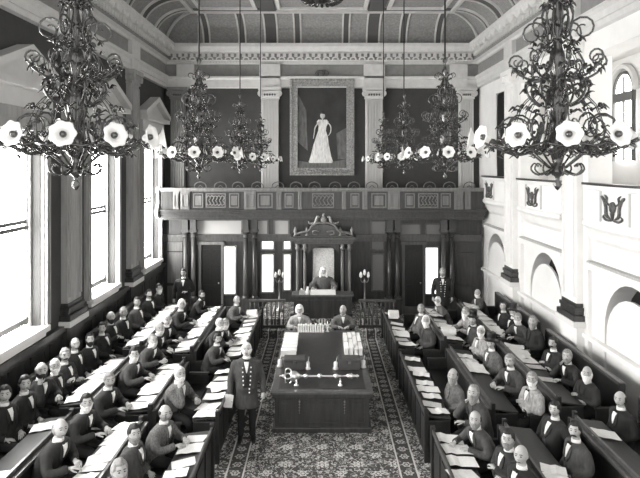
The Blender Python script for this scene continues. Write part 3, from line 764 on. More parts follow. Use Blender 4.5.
# ------------------------------------------------------------------ central table
TX0, TX1, TY0, TY1, TH_ = -.98, .98, 11.38, 15.65, .80
t = thing('central_table', 'large dark panelled table in the centre of the chamber carrying the mace', 'table', (0, 13.5, 0))
bm = BM(); box(bm, TX0, TX1, TY0-13.5, TY1-13.5, .74, .79); obj('table_top', bm, 'wood_mid', t, bevel=.012)
bm = BM(); box(bm, -.84, .84, TY0-13.5+.16, TY1-13.5-.16, .788, .796); obj('leather_inlay', bm, 'table_leather', t)
bm = BM(); box(bm, -.90, .90, TY0-13.5+.08, TY1-13.5-.08, 0, .74); obj('body', bm, 'wood', t)
bm = BM(); box(bm, -.95, .95, TY0-13.5+.03, TY1-13.5-.03, 0, .10); box(bm, -.95, .95, TY0-13.5+.03, TY1-13.5-.03, .66, .74); obj('plinth', bm, 'wood', t, bevel=.012)
for x0, x1 in ((-.84, -.50), (-.36, .36), (.50, .84)):
    bm = BM(); y = TY0-13.5+.08
    box(bm, x0, x1, y-.018, y, .16, .19); box(bm, x0, x1, y-.018, y, .59, .62); box(bm, x0, x0+.03, y-.018, y, .19, .59); box(bm, x1-.03, x1, y-.018, y, .19, .59); box(bm, x0+.08, x1-.08, y-.012, y, .24, .54)
    obj('front_panel', bm, 'wood', t)
for x in (-.43, .43):
    bm = BM(); y = TY0-13.5+.03; box(bm, x-.004, x+.004, y-.004, y+.004, .38, .64)
    for i, r in enumerate((.022, .018, .016, .013, .01)): ball(bm, (x, y, .60-i*.055), r, 8)
    obj('bead_drop', bm, 'brass', t, True)
for s in (-1, 1):
    for i in range(6):
        bm = BM(); y = TY0-13.5+.3+i*.66; x = s*.90
        box(bm, min(x, x+s*.02), max(x, x+s*.02), y, y+.5, .18, .6); obj('side_panel', bm, 'wood', t)
ZT = .798
# mace with its rests
t = thing('mace', 'long ornate silver ceremonial mace lying across the table', 'mace', (-.02, 11.86, ZT+.13))
bm = BM(); lathe(bm, [(0, -.42), (.018, -.42), (.02, -.2), (.018, 0), (.02, .2), (.018, .58), (0, .58)], (0, 0, 0), 12, 'x'); obj('shaft', bm, 'silver', t, True)
for x in (-.3, -.02, .3, .56):
    bm = BM(); lathe(bm, [(.02, x-.05), (.04, x-.02), (.05, x), (.04, x+.02), (.02, x+.05)], (0, 0, 0), 12, 'x'); obj('knop', bm, 'silver', t, True)
bm = BM(); lathe(bm, [(.02, .56), (.06, .60), (.03, .64), (.025, .69), (.04, .72), (0, .76)], (0, 0, 0), 12, 'x'); obj('pommel', bm, 'silver', t, True)
bm = BM(); lathe(bm, [(.02, -.40), (.07, -.46), (.10, -.50), (.105, -.54), (.095, -.56), (.10, -.60), (0, -.60)], (0, 0, 0), 14, 'x'); obj('bowl', bm, 'silver', t, True)
bm = BM()
for i in range(4):
    a = PI/2*i
    tube(bm, [(-.58, .1*math.cos(a), .1*math.sin(a)), (-.64, .15*math.cos(a), .15*math.sin(a)), (-.70, .12*math.cos(a), .12*math.sin(a)), (-.71, .0, .0)], .013, 6, 4)
ball(bm, (-.74, 0, 0), .035, 10); tube(bm, [(-.74, 0, 0), (-.82, 0, 0)], [.02, .01], 6); obj('crown', bm, 'silver', t, True)
for i, x in enumerate((-.50, .36)):
    t = thing('mace_rest', 'small white mace stand under the %s of the mace' % ('crowned head' if i == 0 else 'shaft'), 'stand', (x, 11.70, ZT))
    bm = BM(); lathe(bm, [(0, 0), (.05, 0), (.045, .02), (.015, .04), (.03, .07), (.012, .10), (0, .12)], (0, 0, 0), 10); obj('post', bm, 'silver', t, True)
    bm = BM(); tube(bm, [(0, -.0, .11), (0, .08, .10), (0, .16, .085)], .012, 6, 2); obj('arm', bm, 'silver', t, True)
# dispatch boxes with candlesticks
for s, nm in ((-1, 'left'), (1, 'right')):
    t = thing('despatch_box', 'black despatch box on the %s side of the table' % nm, 'box', (s*.58, 12.75, ZT))
    bm = BM(); box(bm, -.22, .22, -.16, .16, 0, .17); obj('body', bm, 'book_dark', t, bevel=.01)
    bm = BM(); box(bm, -.23, .23, -.17, .17, .17, .22); obj('lid', bm, 'book_dark', t, bevel=.015)
    bm = BM(); box(bm, -.03, .03, -.18, -.16, .13, .18); obj('clasp', bm, 'brass', t)
for i, (x, y) in enumerate(((-.30, 12.65), (.29, 12.65), (.88, 12.75), (-.90, 12.8))):
    t = thing('ink_bottle', ['white ink stand beside the left black box', 'white ink stand beside the right black box', 'white ink stand at the table\'s right edge', 'white ink stand at the table\'s left edge'][i], 'inkwell', (x, y, ZT))
    bm = BM(); lathe(bm, [(0, 0), (.06, 0), (.055, .03), (.04, .05), (.045, .14), (.02, .16), (0, .16)], (0, 0, 0), 12); obj('pot', bm, 'opal', t, True)
    bm = BM(); tube(bm, [(.0, 0, .13), (.03, .01, .26)], [.008, .004], 6); obj('quill', bm, 'opal', t, True)
# stacks of books and papers on the table's far corners
def book(x, y, z, sx, sy, sz, m, label, grp, rz=0):
    t = thing('book', label, 'book', (x, y, z), rz, grp)
    bm = BM(); box(bm, -sx/2, sx/2, -sy/2, sy/2, 0, sz*.12); box(bm, -sx/2, sx/2, -sy/2, sy/2, sz*.88, sz); box(bm, -sx/2, -sx/2+.006, -sy/2, sy/2, sz*.12, sz*.88); obj('cover', bm, m, t)
    bm = BM(); box(bm, -sx/2+.006, sx/2-.008, -sy/2+.006, sy/2-.006, sz*.12, sz*.88); obj('pages', bm, 'paper', t)
    return t
random.seed(3)
for r in range(5):
    for c in range(4):
        book(.56+c*.105, 14.75-r*.27+ (0), ZT, .09, .24, .15+.01*((r+c) % 3), 'paper', 'thick pale book in the rows on the right side of the table', 'pale books on the right of the table')
for r in range(6):
    for h in range(3):
        book(-.76+.01*random.random(), 14.85-r*.25, ZT+h*.045, .34, .22, .04, 'paper', 'flat pale volume in the piles on the left side of the table', 'pale volumes on the left of the table', random.uniform(-.08, .08))
for i in range(11):
    book(-.60+i*.062, 15.5, ZT, .05, .16, .18+.02*math.sin(i*3), 'paper', 'upright white book in the row before the left clerk', 'upright books at the far end of the table')
t = thing('ornament', 'small white flower-shaped ornament between the two seated clerks', 'ornament', (.14, 15.5, ZT))
bm = BM(); lathe(bm, [(0, 0), (.05, 0), (.02, .03), (.02, .12)], (0, 0, 0), 8); obj('foot', bm, 'opal', t, True)
bm = BM()
for i in range(5): a = i*PI/2.5+.3; tube(bm, [(0, 0, .17), (.09*math.cos(a), 0, .17+.09*math.sin(a))], [.02, .012], 6)
obj('petals', bm, 'opal', t, True)
for i, x in enumerate((-.62, .58)):
    t = thing('clerk_chair', 'dark wooden armchair of the %s seated clerk' % ('left' if i == 0 else 'right'), 'chair', (x, 16.35, 0))
    bm = BM(); box(bm, -.26, .26, -.25, .25, .38, .45); obj('seat', bm, 'leather', t, bevel=.02)
    bm = BM(); box(bm, -.26, .26, .25, .31, .45, .98); obj('backrest', bm, 'leather', t, bevel=.02)
    for a in (-1, 1):
        for b in (-1, 1):
            bm = BM(); lathe(bm, [(.02, 0), (.028, .2), (.025, .38)], (a*.22, b*.21, 0), 8); obj('leg', bm, 'wood', t, True)
        bm = BM(); box(bm, a*.28-.025, a*.28+.025, -.2, .28, .62, .66); box(bm, a*.28-.02, a*.28+.02, -.2, -.16, .42, .62); obj('armrest', bm, 'wood', t)

# ------------------------------------------------------------------ members' desks and benches
TZ = {1: 0, 2: .12, 3: .24}
for s in (-1, 1):
    nm = 'left' if s < 0 else 'right'
    bm = BM(); box(bm, min(s*2.97, s*4.10), max(s*2.97, s*4.10), 4.5, 18.1, 0, .12); box(bm, min(s*4.10, s*5.36), max(s*4.10, s*5.36), 4.5, 18.1, 0, .24)
    struct('floor_%s' % nm, bm, 'wood_dark', 'stepped wooden platform under the %s benches' % nm, 'platform')
def desk(s, d, y0, y1, z, label, cut):
    t = thing('member_desk', label, 'desk', (s*d, (y0+y1)/2, z)); h = (y1-y0)/2
    def X(a): return s*a
    bm = BM(); hexa(bm, [(X(-.20), -h, .76), (X(.22), -h, .71), (X(.22), h, .71), (X(-.20), h, .76), (X(-.20), -h, .79), (X(.22), -h, .74), (X(.22), h, .74), (X(-.20), h, .79)])
    obj('desk_top', bm, 'wood_desk', t, bevel=.006)
    bm = BM(); box(bm, min(X(-.20), X(-.235)), max(X(-.20), X(-.235)), -h, h, .79, .86); obj('ledge', bm, 'wood_mid', t)
    bm = BM(); a, b = sorted((X(-.2), X(-.16))); box(bm, a, b, -h, h, 0, .76)
    n = max(2, int((y1-y0)/.55)); 
    for i in range(n):
        ya = -h+(2*h)*(i+.12)/n; yb = -h+(2*h)*(i+.88)/n; a2, b2 = sorted((X(-.2), X(-.215))); box(bm, a2, b2, ya, yb, .12, .68)
    obj('front_panel', bm, 'wood_desk', t)
    for e in (-1, 1):
        bm = BM(); a, b = sorted((X(-.24), X(.20))); box(bm, a, b, e*h-.03, e*h+.03, 0, .72); box(bm, *sorted((X(-.25), X(-.18))), e*h-.04, e*h+.04, 0, .90); obj('end_panel', bm, 'wood_desk', t, bevel=.008)
def bench(s, d, y0, y1, z, label, back=.50):
    t = thing('bench', label, 'bench', (s*d, (y0+y1)/2, z)); h = (y1-y0)/2
    def bx(bm, a, b, *r): box(bm, *sorted((s*a, s*b)), *r)
    bm = BM(); bx(bm, -.22, .22, -h, h, .34, .45); obj('seat', bm, 'leather', t, bevel=.02)
    bm = BM(); bx(bm, .22, .29, -h, h, .34, .45+back); obj('backrest', bm, 'leather', t, bevel=.02)
    bm = BM(); bx(bm, -.18, .25, -h+.03, h-.03, 0, .34); obj('base', bm, 'wood_dark', t)
    bm = BM(); bx(bm, .21, .31, -h, h, .45+back, .50+back); obj('top_rail', bm, 'wood_mid', t, bevel=.008)
    for e in (-1, 1):
        bm = BM(); bx(bm, -.20, .30, e*h-.035, e*h+.035, 0, .66); bx(bm, -.22, .20, e*h-.045, e*h+.045, .66, .70); bx(bm, .2, .30, e*h-.035, e*h+.035, .6, .5+back); obj('end_panel', bm, 'wood_desk', t, bevel=.01)
UN = {-1: [(5.4, 9.75), (10.25, 12.75), (13.5, 17.7)], 1: [(5.4, 9.65), (10.3, 13.7), (14.3, 17.7)]}
rown = {1: 'front row', 2: 'middle row', 3: 'wall-side row'}
pos = ['nearest the camera', 'halfway along', 'nearest the screen wall']
DD = {1: 2.0, 2: 3.15, 3: 4.28}; BD = {1: 2.62, 2: 3.76, 3: 4.90}
DESKS = []
for s in (-1, 1):
    for r in (1, 2, 3):
        for i, (a, b) in enumerate(UN[s]):
            sd = 'left' if s < 0 else 'right'
            desk(s, DD[r], a, b, TZ[r], 'long dark sloping desk of the %s on the %s, section %s' % (rown[r], sd, pos[i]), 0)
            bench(s, BD[r], a, b, TZ[r], 'dark leather bench of the %s on the %s, section %s' % (rown[r], sd, pos[i]), .42 if r < 3 else .62)
            DESKS.append((s, r, a, b))
# papers on the desks
def sheet_mesh(v):
    random.seed(40+v); bm = BM()
    n = 5; L_, Wd = (.34, .24) if v < 3 else (.42, .30)
    top = []; bot = []
    lift = [random.uniform(0, .03) if v % 2 else 0 for _ in range(n+1)]
    for i in range(n+1):
        x = -L_/2+L_*i/n; zz = .004+lift[i]+(.05*abs(i-n/2)/n if v == 4 else 0)
        top.append([bm.verts.new((x, -Wd/2, zz)), bm.verts.new((x, Wd/2, zz))]); bot.append([bm.verts.new((x, -Wd/2, zz-.004)), bm.verts.new((x, Wd/2, zz-.004))])
    for i in range(n):
        bm.faces.new((top[i][0], top[i+1][0], top[i+1][1], top[i][1])); bm.faces.new((bot[i][1], bot[i+1][1], bot[i+1][0], bot[i][0]))
        for k in (0, 1): bm.faces.new((top[i][k], bot[i][k], bot[i+1][k], top[i+1][k]))
    bm.faces.new((top[0][0], top[0][1], bot[0][1], bot[0][0])); bm.faces.new((top[n][0], bot[n][0], bot[n][1], top[n][1]))
    return mesh_of(bm, 'paper', 'paper' if v != 2 else 'paper_grey')
SHEETS = [sheet_mesh(v) for v in range(6)]
dens = {(-1, 3): .215, (-1, 2): .27, (-1, 1): .36, (1, 1): .36, (1, 2): .24, (1, 3): .27}
side = {-1: 'left', 1: 'right'}
random.seed(11)
for s, r, a, b in DESKS:
    if (s, r) == (-1, 1) and a > 13: pass
    y = max(a+.2, 7.2); st = dens[(s, r)]
    while y < b-.1:
        sparse = (y < 12 and ((s, r) in ((1, 2), (1, 3)) or ((s, r) == (-1, 3) and y < 9.6)))
        if random.random() < (.25 if sparse else .93):
            o = bpy.data.objects.new('paper', random.choice(SHEETS)); COL.objects.link(o)
            dx = random.uniform(-.04, .05)
            o.location = (s*(DD[r]+dx), y+random.uniform(-.05, .05), TZ[r]+.777-.119*dx+random.uniform(.0, .012))
            o.rotation_euler = (0, s*math.atan(.119), random.uniform(-.28, .28)+ (PI if s > 0 else 0))
            if s > 0: o.rotation_euler = (0, math.atan(.119), random.uniform(-.28, .28))
            else: o.rotation_euler = (0, -math.atan(.119), random.uniform(-.28, .28))
            tag(o, 'loose white paper lying on the %s desk of the %s benches' % (rown[r].replace(' row', '-row'), side[s]), 'paper', 'papers on the %s desk, %s side' % (rown[r], side[s]))
        y += st*random.uniform(.8, 1.2)
# stacks: ledger piles at the desk ends
def pile(x, y, z, n, w_, l_, label, rz=0, m='paper', grp=None):
    for i in range(n):
        book(x+random.uniform(-.015, .015), y+random.uniform(-.01, .01), z+i*.032, w_, l_, .03, m, label, grp or label, rz+random.uniform(-.12, .12))
pile(2.02, 16.9, .80, 6, .28, .24, 'white booklet in the tall pile on the front desk near the right doorway')
pile(-2.0, 17.2, .80, 4, .3, .24, 'white booklet in the pile on the front desk near the left doorway')
pile(3.15, 14.9, .92, 4, .34, .24, 'white booklet piled on the middle desk on the right')
# ------------------------------------------------------------------ chandeliers
def make_chandelier():
    t = thing('chandelier', '', 'chandelier')
    bm = BM(); lathe(bm, [(.012, 1.3), (.012, 4.86), (.07, 4.88), (.09, 4.93)], (0, 0, 0), 8); obj('rod', bm, 'iron', t, True)
    bm = BM()
    prof = [(0, -.34), (.012, -.33), (.03, -.30), (.012, -.27), (.015, -.25), (.05, -.22), (.055, -.20), (.02, -.17), (.03, -.12), (.07, -.08), (.085, -.02), (.05, .03), (.03, .06),
            (.04, .10), (.065, .16), (.078, .24), (.065, .32), (.04, .38), (.03, .42), (.04, .46), (.055, .52), (.045, .58), (.025, .62), (.03, .68), (.048, .74), (.03, .80), (.02, .86), (.03, .90), (.05, .94), (.02, 1.0), (.02, 1.06),
            (.045, 1.10), (.02, 1.14), (.015, 1.2), (.035, 1.24), (.012, 1.28), (.012, 1.32)]
    lathe(bm, prof, (0, 0, 0), 12); obj('stem', bm, 'bronze', t, True)
    def rad(a, pts): return [(r*math.cos(a)-o_*math.sin(a), r*math.sin(a)+o_*math.cos(a), z) for r, z, o_ in [(p+(0,))[:3] for p in pts]]
    def spiral(cr, cz, R, a0, turns, sgn, n=14): return [(cr+R*(1-.75*i/n)*math.cos(a0+sgn*2*PI*turns*i/n), cz+R*(1-.75*i/n)*math.sin(a0+sgn*2*PI*turns*i/n)) for i in range(n+1)]
    # lower scrolls
    bm = BM()
    for i in range(8):
        a = 2*PI*i/8+PI/8
        tube(bm, rad(a, [(.04, -.20), (.12, -.235), (.17, -.20), (.15, -.16), (.12, -.18)]), [.008, .008, .007, .006, .008], 5, 3)
        tube(bm, rad(a, [(.05, -.19), (.16, -.10), (.26, .0), (.33, -.04), (.31, -.08)]), [.007, .007, .007, .006, .004], 5, 3)
    obj('lower_scroll', bm, 'bronze', t, True)
    # twelve arms with flower shades
    for i in range(12):
        a = 2*PI*i/12
        bm = BM()
        tube(bm, rad(a, [(.10, .12), (.16, -.04), (.26, -.10), (.38, -.06), (.51, .0)]), [.008, .009, .009, .008, .008], 6, 4)
        tube(bm, rad(a, spiral(.27, .07, .125, PI*1.5, 1.2, 1)), [.008*(1-.4*j/14) for j in range(15)], 5)
        for (r, z, q) in ((.2, -.07, .022), (.32, -.09, .024), (.40, -.02, .026), (.36, .08, .018), (.27, .2, .02)): 
            for w_ in (-1, 1): tube(bm, rad(a, [(r, z, 0), (r+.015, z+.02, w_*q*1.4), (r+.04, z-.005, w_*q*2.2)]), [q*.5, q*.7, q*.15], 5, 2, flat=.5)
        arm = obj('arm', bm, 'bronze', t, True)
        bm = BM()   # ruffled open flower
        prof = [(.012, 0), (.022, .01), (.03, .03), (.045, .055), (.075, .08), (.092, .088), (.088, .094), (.05, .075), (.032, .055), (.02, .05), (.0, .05)]
        lathe(bm, prof, (0, 0, 0), 36, 'x', ruffle=(.07, 7, .092))
        sh = obj('flower_shade', bm, 'opal', t, True); tilt = .5
        sh.scale = (.82, .82, .82); sh.location = (.50*math.cos(a), .50*math.sin(a), .0); sh.rotation_euler = (0, -tilt*.35, a)
        bm = BM(); lathe(bm, [(.018, .045), (.026, .06), (.02, .085), (0, .09)], (0, 0, 0), 10, 'x'); obj('burner', bm, 'bronze', sh, True)
    # tier 2 : big C scrolls with leaves
    for i in range(8):
        a = 2*PI*i/8+PI/8
        bm = BM()
        tube(bm, rad(a, [(.06, .42), (.16, .40), (.25, .44), (.30, .50)]+[]), [.008, .008, .008, .007], 5, 3)
        tube(bm, rad(a, spiral(.26, .52, .055, -.6, 1.3, 1)), [.0075*(1-.3*j/14) for j in range(15)], 5)
        tube(bm, rad(a, [(.08, .22), (.16, .26), (.20, .34), (.15, .42), (.09, .40)]), [.007, .009, .008, .007, .004], 5, 3)
        for (r, z, q) in ((.12, .30, .022), (.17, .36, .024), (.19, .45, .02), (.26, .45, .018)):
            for w_ in (-1, 1): tube(bm, rad(a, [(r, z, 0), (r+.02, z+.025, w_*q*1.5), (r+.03, z-.015, w_*q*2.4)]), [q*.5, q*.75, q*.15], 5, 2, flat=.5)
        obj('middle_scroll', bm, 'bronze', t, True)
    # tier 3 : lyre shaped upper scrolls
    for i in range(6):
        a = 2*PI*i/6+.2
        bm = BM()
        tube(bm, rad(a, spiral(.16, .72, .09, PI*1.1, 1.4, -1, 16)), [.008*(1-.35*j/16) for j in range(17)], 5)
        tube(bm, rad(a, [(.07, .72), (.10, .84), (.04, .96), (.05, 1.04), (.12, 1.07), (.14, 1.03), (.11, 1.01)]), [.008, .007, .007, .007, .007, .006, .004], 5, 3)
        for (r, z, q) in ((.09, .62, .022), (.14, .64, .018), (.08, .88, .018), (.06, .98, .014)):
            for w_ in (-1, 1): tube(bm, rad(a, [(r, z, 0), (r+.015, z+.025, w_*q*1.4), (r+.03, z, w_*q*2.2)]), [q*.5, q*.75, q*.15], 5, 2, flat=.5)
        obj('upper_scroll', bm, 'bronze', t, True)
    random.seed(21)
    for i in range(12):      # sprays of small leaves and beads between the scrolls
        a = 2*PI*i/12+.13; bm = BM()
        for k in range(8):
            z = -.1+k*.14+random.uniform(-.03, .03); R0 = (.40 if z < .1 else .24 if z < .45 else .15 if z < .7 else .07)*random.uniform(.5, 1.05)
            for w_ in (-1, 1):
                q = random.uniform(.016, .03); tube(bm, rad(a, [(R0, z, 0), (R0+q*.5, z+q*.8, w_*q*.9), (R0+q*1.3, z+random.uniform(-.5, 1)*q, w_*q*1.7)]), [q*.3, q*.5, q*.1], 5, 2, flat=.45)
        pts = [(.40, -.06), (.30, .06), (.24, .22), (.14, .34), (.17, .5), (.08, .66), (.1, .82), (.03, .98)]
        tube(bm, rad(a, pts), .0035, 4, 3)
        obj('leaf_spray', bm, 'bronze', t, True)
    bm = BM()
    for i in range(16):
        a = 2*PI*i/16; tube(bm, [(.45*math.cos(a), .45*math.sin(a), -.03), (.47*math.cos(a+.2), .47*math.sin(a+.2), -.055), (.45*math.cos(a+.39), .45*math.sin(a+.39), -.03)], .007, 5, 2)
    obj('ring_garland', bm, 'bronze', t, True)
    return t
ch = make_chandelier(); index_kids(ch)
oN = ['nearest the camera', 'second from the camera', 'third from the camera', 'fourth and farthest from the camera']
for s in (-1, 1):
    for i in range(4):
        o = ch if (s == -1 and i == 0) else dup(ch)
        o.location = (s*1.64+(.0 if s < 0 else (-.07 if i == 0 else 0)), 4.0*(i+1), 5.27-(0.0 if i < 1 else .02))
        o.rotation_euler = (0, 0, ([.262, .1, .05, .2] if s < 0 else [.262, .4, .3, .15])[i])
        o['label'] = 'ornate bronze chandelier with white flower shades, %s row, %s' % ('left' if s < 0 else 'right', oN[i]); o['group'] = 'chandeliers hanging in two rows'

# ------------------------------------------------------------------ people
def lerp(a, b, t): return a+(b-a)*t
def torso_sections(lx, base, fat, m=0.0, bottom=None):
    # (x centre, z, half depth, half width)
    S_ = [(0, .44, .13, .175), (0, .56, .145*fat, .185), (.2, .68, .14*fat, .172), (.55, .84, .145*lerp(1, fat, .5), .205), (.85, .97, .125, .228), (1.0, 1.035, .09, .18), (1.03, 1.075, .058, .085)]
    out = [(lx*a, z+base, d+m, w_+m) for a, z, d, w_ in S_]
    if bottom is not None: out = [(0, bottom, (.13+m)*1.15, (.185+m)*1.12)]+out
    return out
def loft(bm, secs, seg=16, mi=0):
    rings(bm, [[(x+d*math.cos(2*PI*j/seg), w_*math.sin(2*PI*j/seg), z) for j in range(seg)] for x, z, d, w_ in secs], True, mi)
def front_x(secs, z, y):
    for a, b in zip(secs, secs[1:]):
        if a[1] <= z <= b[1]:
            t = (z-a[1])/(b[1]-a[1]); x, d, w_ = lerp(a[0], b[0], t), lerp(a[2], b[2], t), lerp(a[3], b[3], t)
            return x+d*math.sqrt(max(0, 1-(y/w_)**2))
    return secs[-1][0]
def patch(bm, secs, zs, yl, yr, off, th=.008, mi=0):
    f, b = [], []
    for z, l, r in zip(zs, yl, yr):
        rowf, rowb = [], []
        for k in range(5):
            y = lerp(l, r, k/4); x = front_x(secs, z, y)+off
            rowf.append(bm.verts.new((x, y, z))); rowb.append(bm.verts.new((x-th, y, z)))
        f.append(rowf); b.append(rowb)
    n = len(zs)
    for i in range(n-1):
        for k in range(4):
            bm.faces.new((f[i][k], f[i][k+1], f[i+1][k+1], f[i+1][k])).material_index = mi
            bm.faces.new((b[i][k+1], b[i][k], b[i+1][k], b[i+1][k+1])).material_index = mi
        bm.faces.new((f[i][0], f[i+1][0], b[i+1][0], b[i][0])); bm.faces.new((f[i+1][4], f[i][4], b[i][4], b[i+1][4]))
    for k in range(4): bm.faces.new((f[0][k+1], f[0][k], b[0][k], b[0][k+1])); bm.faces.new((f[-1][k], f[-1][k+1], b[-1][k+1], b[-1][k]))
def remesh(bm, name, mats, vox, smooth_it=2):
    me = mesh_of(bm, name+'_src', mats); o = bpy.data.objects.new(name+'_src', me); COL.objects.link(o)
    r = o.modifiers.new('r', 'REMESH'); r.mode = 'VOXEL'; r.voxel_size = vox; r.use_smooth_shade = True
    s_ = o.modifiers.new('s', 'SMOOTH'); s_.factor = .5; s_.iterations = smooth_it
    dg = bpy.context.evaluated_depsgraph_get(); dg.update()
    out = bpy.data.meshes.new_from_object(o.evaluated_get(dg)); out.name = name
    bpy.data.objects.remove(o); bpy.data.meshes.remove(me)
    return out
def hand(bm, wpos, d, up, s):
    """palm, four unequal bent fingers and a thumb leaving the side of the palm; d = direction, up = back of the hand"""
    w0 = Vector(wpos); d = Vector(d).normalized(); up = Vector(up); up = (up-d*up.dot(d)).normalized(); sd = d.cross(up)*s
    P = lambda a, b, c: w0+d*a+sd*b+up*c
    tube(bm, [P(-.01, 0, 0), P(.03, 0, .003), P(.075, 0, .004), P(.09, 0, 0)], [.028, .036, .040, .034], 8, 2, flat=.42)
    for k, (off, ln) in enumerate(((-.030, .066), (-.010, .076), (.010, .070), (.030, .056))):
        tube(bm, [P(.075, off, 0), P(.09+ln*.35, off*1.08, -.004), P(.09+ln*.7, off*1.1, -.022), P(.085+ln*.85, off*1.1, -.042)], [.0095, .009, .008, .006], 6, 2)
    tube(bm, [P(.02, -.028, -.004), P(.045, -.055, -.012), P(.075, -.060, -.025), P(.092, -.052, -.036)], [.013, .012, .010, .007], 6, 2)
POSES = {
 'lap': dict(lx=.02, arms={s: [(0, s*.205, .99), (-.02, s*.27, .75), (.20, s*.14, .64)] for s in (-1, 1)}, hd=lambda s: (.7, -s*.6, -.25)),
 'crossed': dict(lx=.0, arms={s: [(.0, s*.205, .99), (.05, s*.28, .76), (.21, -s*.03, .80+.035*s)] for s in (-1, 1)}, hd=lambda s: (-.1, -s, .05)),
 'desk': dict(lx=.16, arms={s: [(.15, s*.19, .98), (.24, s*.29, .78), (.46, s*.13, .82)] for s in (-1, 1)}, hd=lambda s: (.6, -s*.7, -.05)),
 'lean': dict(lx=.26, arms={s: [(.25, s*.19, .95), (.32, s*.31, .80), (.52, s*.10, .83)] for s in (-1, 1)}, hd=lambda s: (.4, -s*.9, -.05)),
 'chin': dict(lx=.14, arms={1: [(.13, .19, .98), (.22, .28, .78), (.44, .10, .82)], -1: [(.13, -.19, .98), (.36, -.22, .80), (.25, -.10, 1.04)]}, hd=lambda s: (.6, -.7, -.05) if s > 0 else (-.3, .5, .8)),
 'back': dict(lx=-.07, arms={1: [(-.06, .19, 1.0), (-.10, .40, .82), (-.02, .60, .88)], -1: [(-.06, -.19, 1.0), (.0, -.29, .75), (.20, -.12, .66)]}, hd=lambda s: (.5, .8, -.2) if s > 0 else (.8, .5, -.2)),
 'write': dict(lx=.20, arms={1: [(.19, .19, .97), (.22, .30, .77), (.42, .05, .81)], -1: [(.19, -.19, .97), (.30, -.31, .79), (.50, -.18, .83)]}, hd=lambda s: (.7, -s*.5, -.1)),
 'stand': dict(lx=.0, base=.44, arms={s: [(0, s*.205, 1.43), (-.03, s*.29, 1.13), (.06, s*.30, .87)] for s in (-1, 1)}, hd=lambda s: (.25, -s*.1, -1)),
 'stand_coat': dict(lx=.0, base=.44, arms={1: [(0, .19, 1.43), (-.04, .29, 1.15), (.18, .12, 1.12)], -1: [(0, -.19, 1.43), (-.03, -.29, 1.13), (.05, -.29, .87)]}, hd=lambda s: (.2, -.9, .1) if s > 0 else (.2, 0, -1)),
 'robe': dict(lx=.08, arms={s: [(.07, s*.205, .99), (.14, s*.36, .78), (.38, s*.34, .76)] for s in (-1, 1)}, hd=lambda s: (.9, -s*.2, -.1)),
}
def head_r(u):
    """radius scaling of the unit direction u (local +x = face)"""
    x, y, z = u
    p = Vector((x*.104, y*.087, z*.122))
    if z < -.15:  k = 1-.32*min(1, (-z-.15)/.85); p.y *= k; p.x *= (1-.12*min(1, (-z-.15)/.85)) if x > 0 else 1-.25*min(1, (-z-.15)/.8)
    if x > .5: p.x *= 1-.06*(x-.5)
    if x > .6 and .0 < z < .25 and .15 < abs(y) < .6: p.x -= .010       # eye sockets
    if x > .6 and .25 <= z < .42: p.x += .004                           # brow
    if x > .8 and abs(y) < .22 and -.25 < z < .2: p.x += .020*(1-abs(y)/.22)*(1 if z < 0 else 1-z/.22)   # nose
    if x > .6 and z < -.78 and abs(y) < .35: p.x += .012                # chin
    return p
HP = Vector((0, 0, 0))
def head_geo(bm, M4, seg=22, nr=16):
    def T(p): return M4 @ Vector(p)
    rs = []
    for i in range(nr+1):
        a = -PI/2+PI*i/nr; q = max(math.cos(a), .03)
        rs.append([T(head_r((q*math.cos(2*PI*j/seg), q*math.sin(2*PI*j/seg), math.sin(a)))) for j in range(seg)])
    rings(bm, rs, True, 0)
    b2 = BM()
    for s in (-1, 1):
        ball(b2, (-.005, s*.086, -.002), (.020, .010, .030), 8)
        ball(b2, (.090, s*.032, .014), (.010, .013, .007), 8, 1)
        tube(b2, [(.094, s*.012, .038), (.096, s*.032, .044), (.084, s*.050, .038)], .005, 5, 0, 1)
    tube(b2, [(.078, -.024, -.066), (.088, 0, -.064), (.078, .024, -.066)], .005, 5, 0, 1)
    ball(b2, (.111, 0, -.022), (.012, .013, .010), 8)
    b2.transform(M4); me = bpy.data.meshes.new('tmp'); b2.to_mesh(me); b2.free(); bm.from_mesh(me); bpy.data.meshes.remove(me)
BODY, CORE, COATS, TROU = {}, {}, {}, {}
def base_of(p): return POSES[p].get('base', 0)
def head_pos(p): lx = POSES[p]['lx']; return Vector((lx*1.12+.02, 0, 1.245+base_of(p)-abs(lx)*.10))
def legs(bm, standing, m, mi=0, top=.52, toe=True):
    for s in (-1, 1):
        if standing: tube(bm, [(0, s*.09, .96), (.01, s*.10, .52), (-.01, s*.11, .07)], [.092+m, .062+m, .048+m*.8], 10, 4)
        else:
            tube(bm, [(-.02, s*.09, top), (.22, s*.11, .53), (.43, s*.12, .50), (.47, s*.12, .40), (.46, s*.12, .08)], [.088+m, .082+m, .064+m, .056+m, .042+m], 10, 3)
def core(p):
    if p in CORE: return CORE[p]
    P = POSES[p]; b = base_of(p); lx = P['lx']; bm = BM()
    loft(bm, torso_sections(lx, b, 1.0)); legs(bm, b > 0, -.004)
    for s in (-1, 1):
        tube(bm, P['arms'][s], [.052, .042, .030], 8, 5); 
        fx = .12 if b else .55; x0 = -.01 if b else .46
        tube(bm, [(x0-.03, s*.115, .045), (x0+.08, s*.12, .035), (x0+.17, s*.125, .025)], [.04, .04, .025], 8, 2)
    hp = head_pos(p); tube(bm, [(lx*1.0, 0, 1.02+b), (lx*1.08, 0, 1.12+b), (hp.x-.012, 0, hp.z-.06)], [.062, .054, .055], 10, 3)
    CORE[p] = remesh(bm, 'body_core', 'skin', .017); return CORE[p]
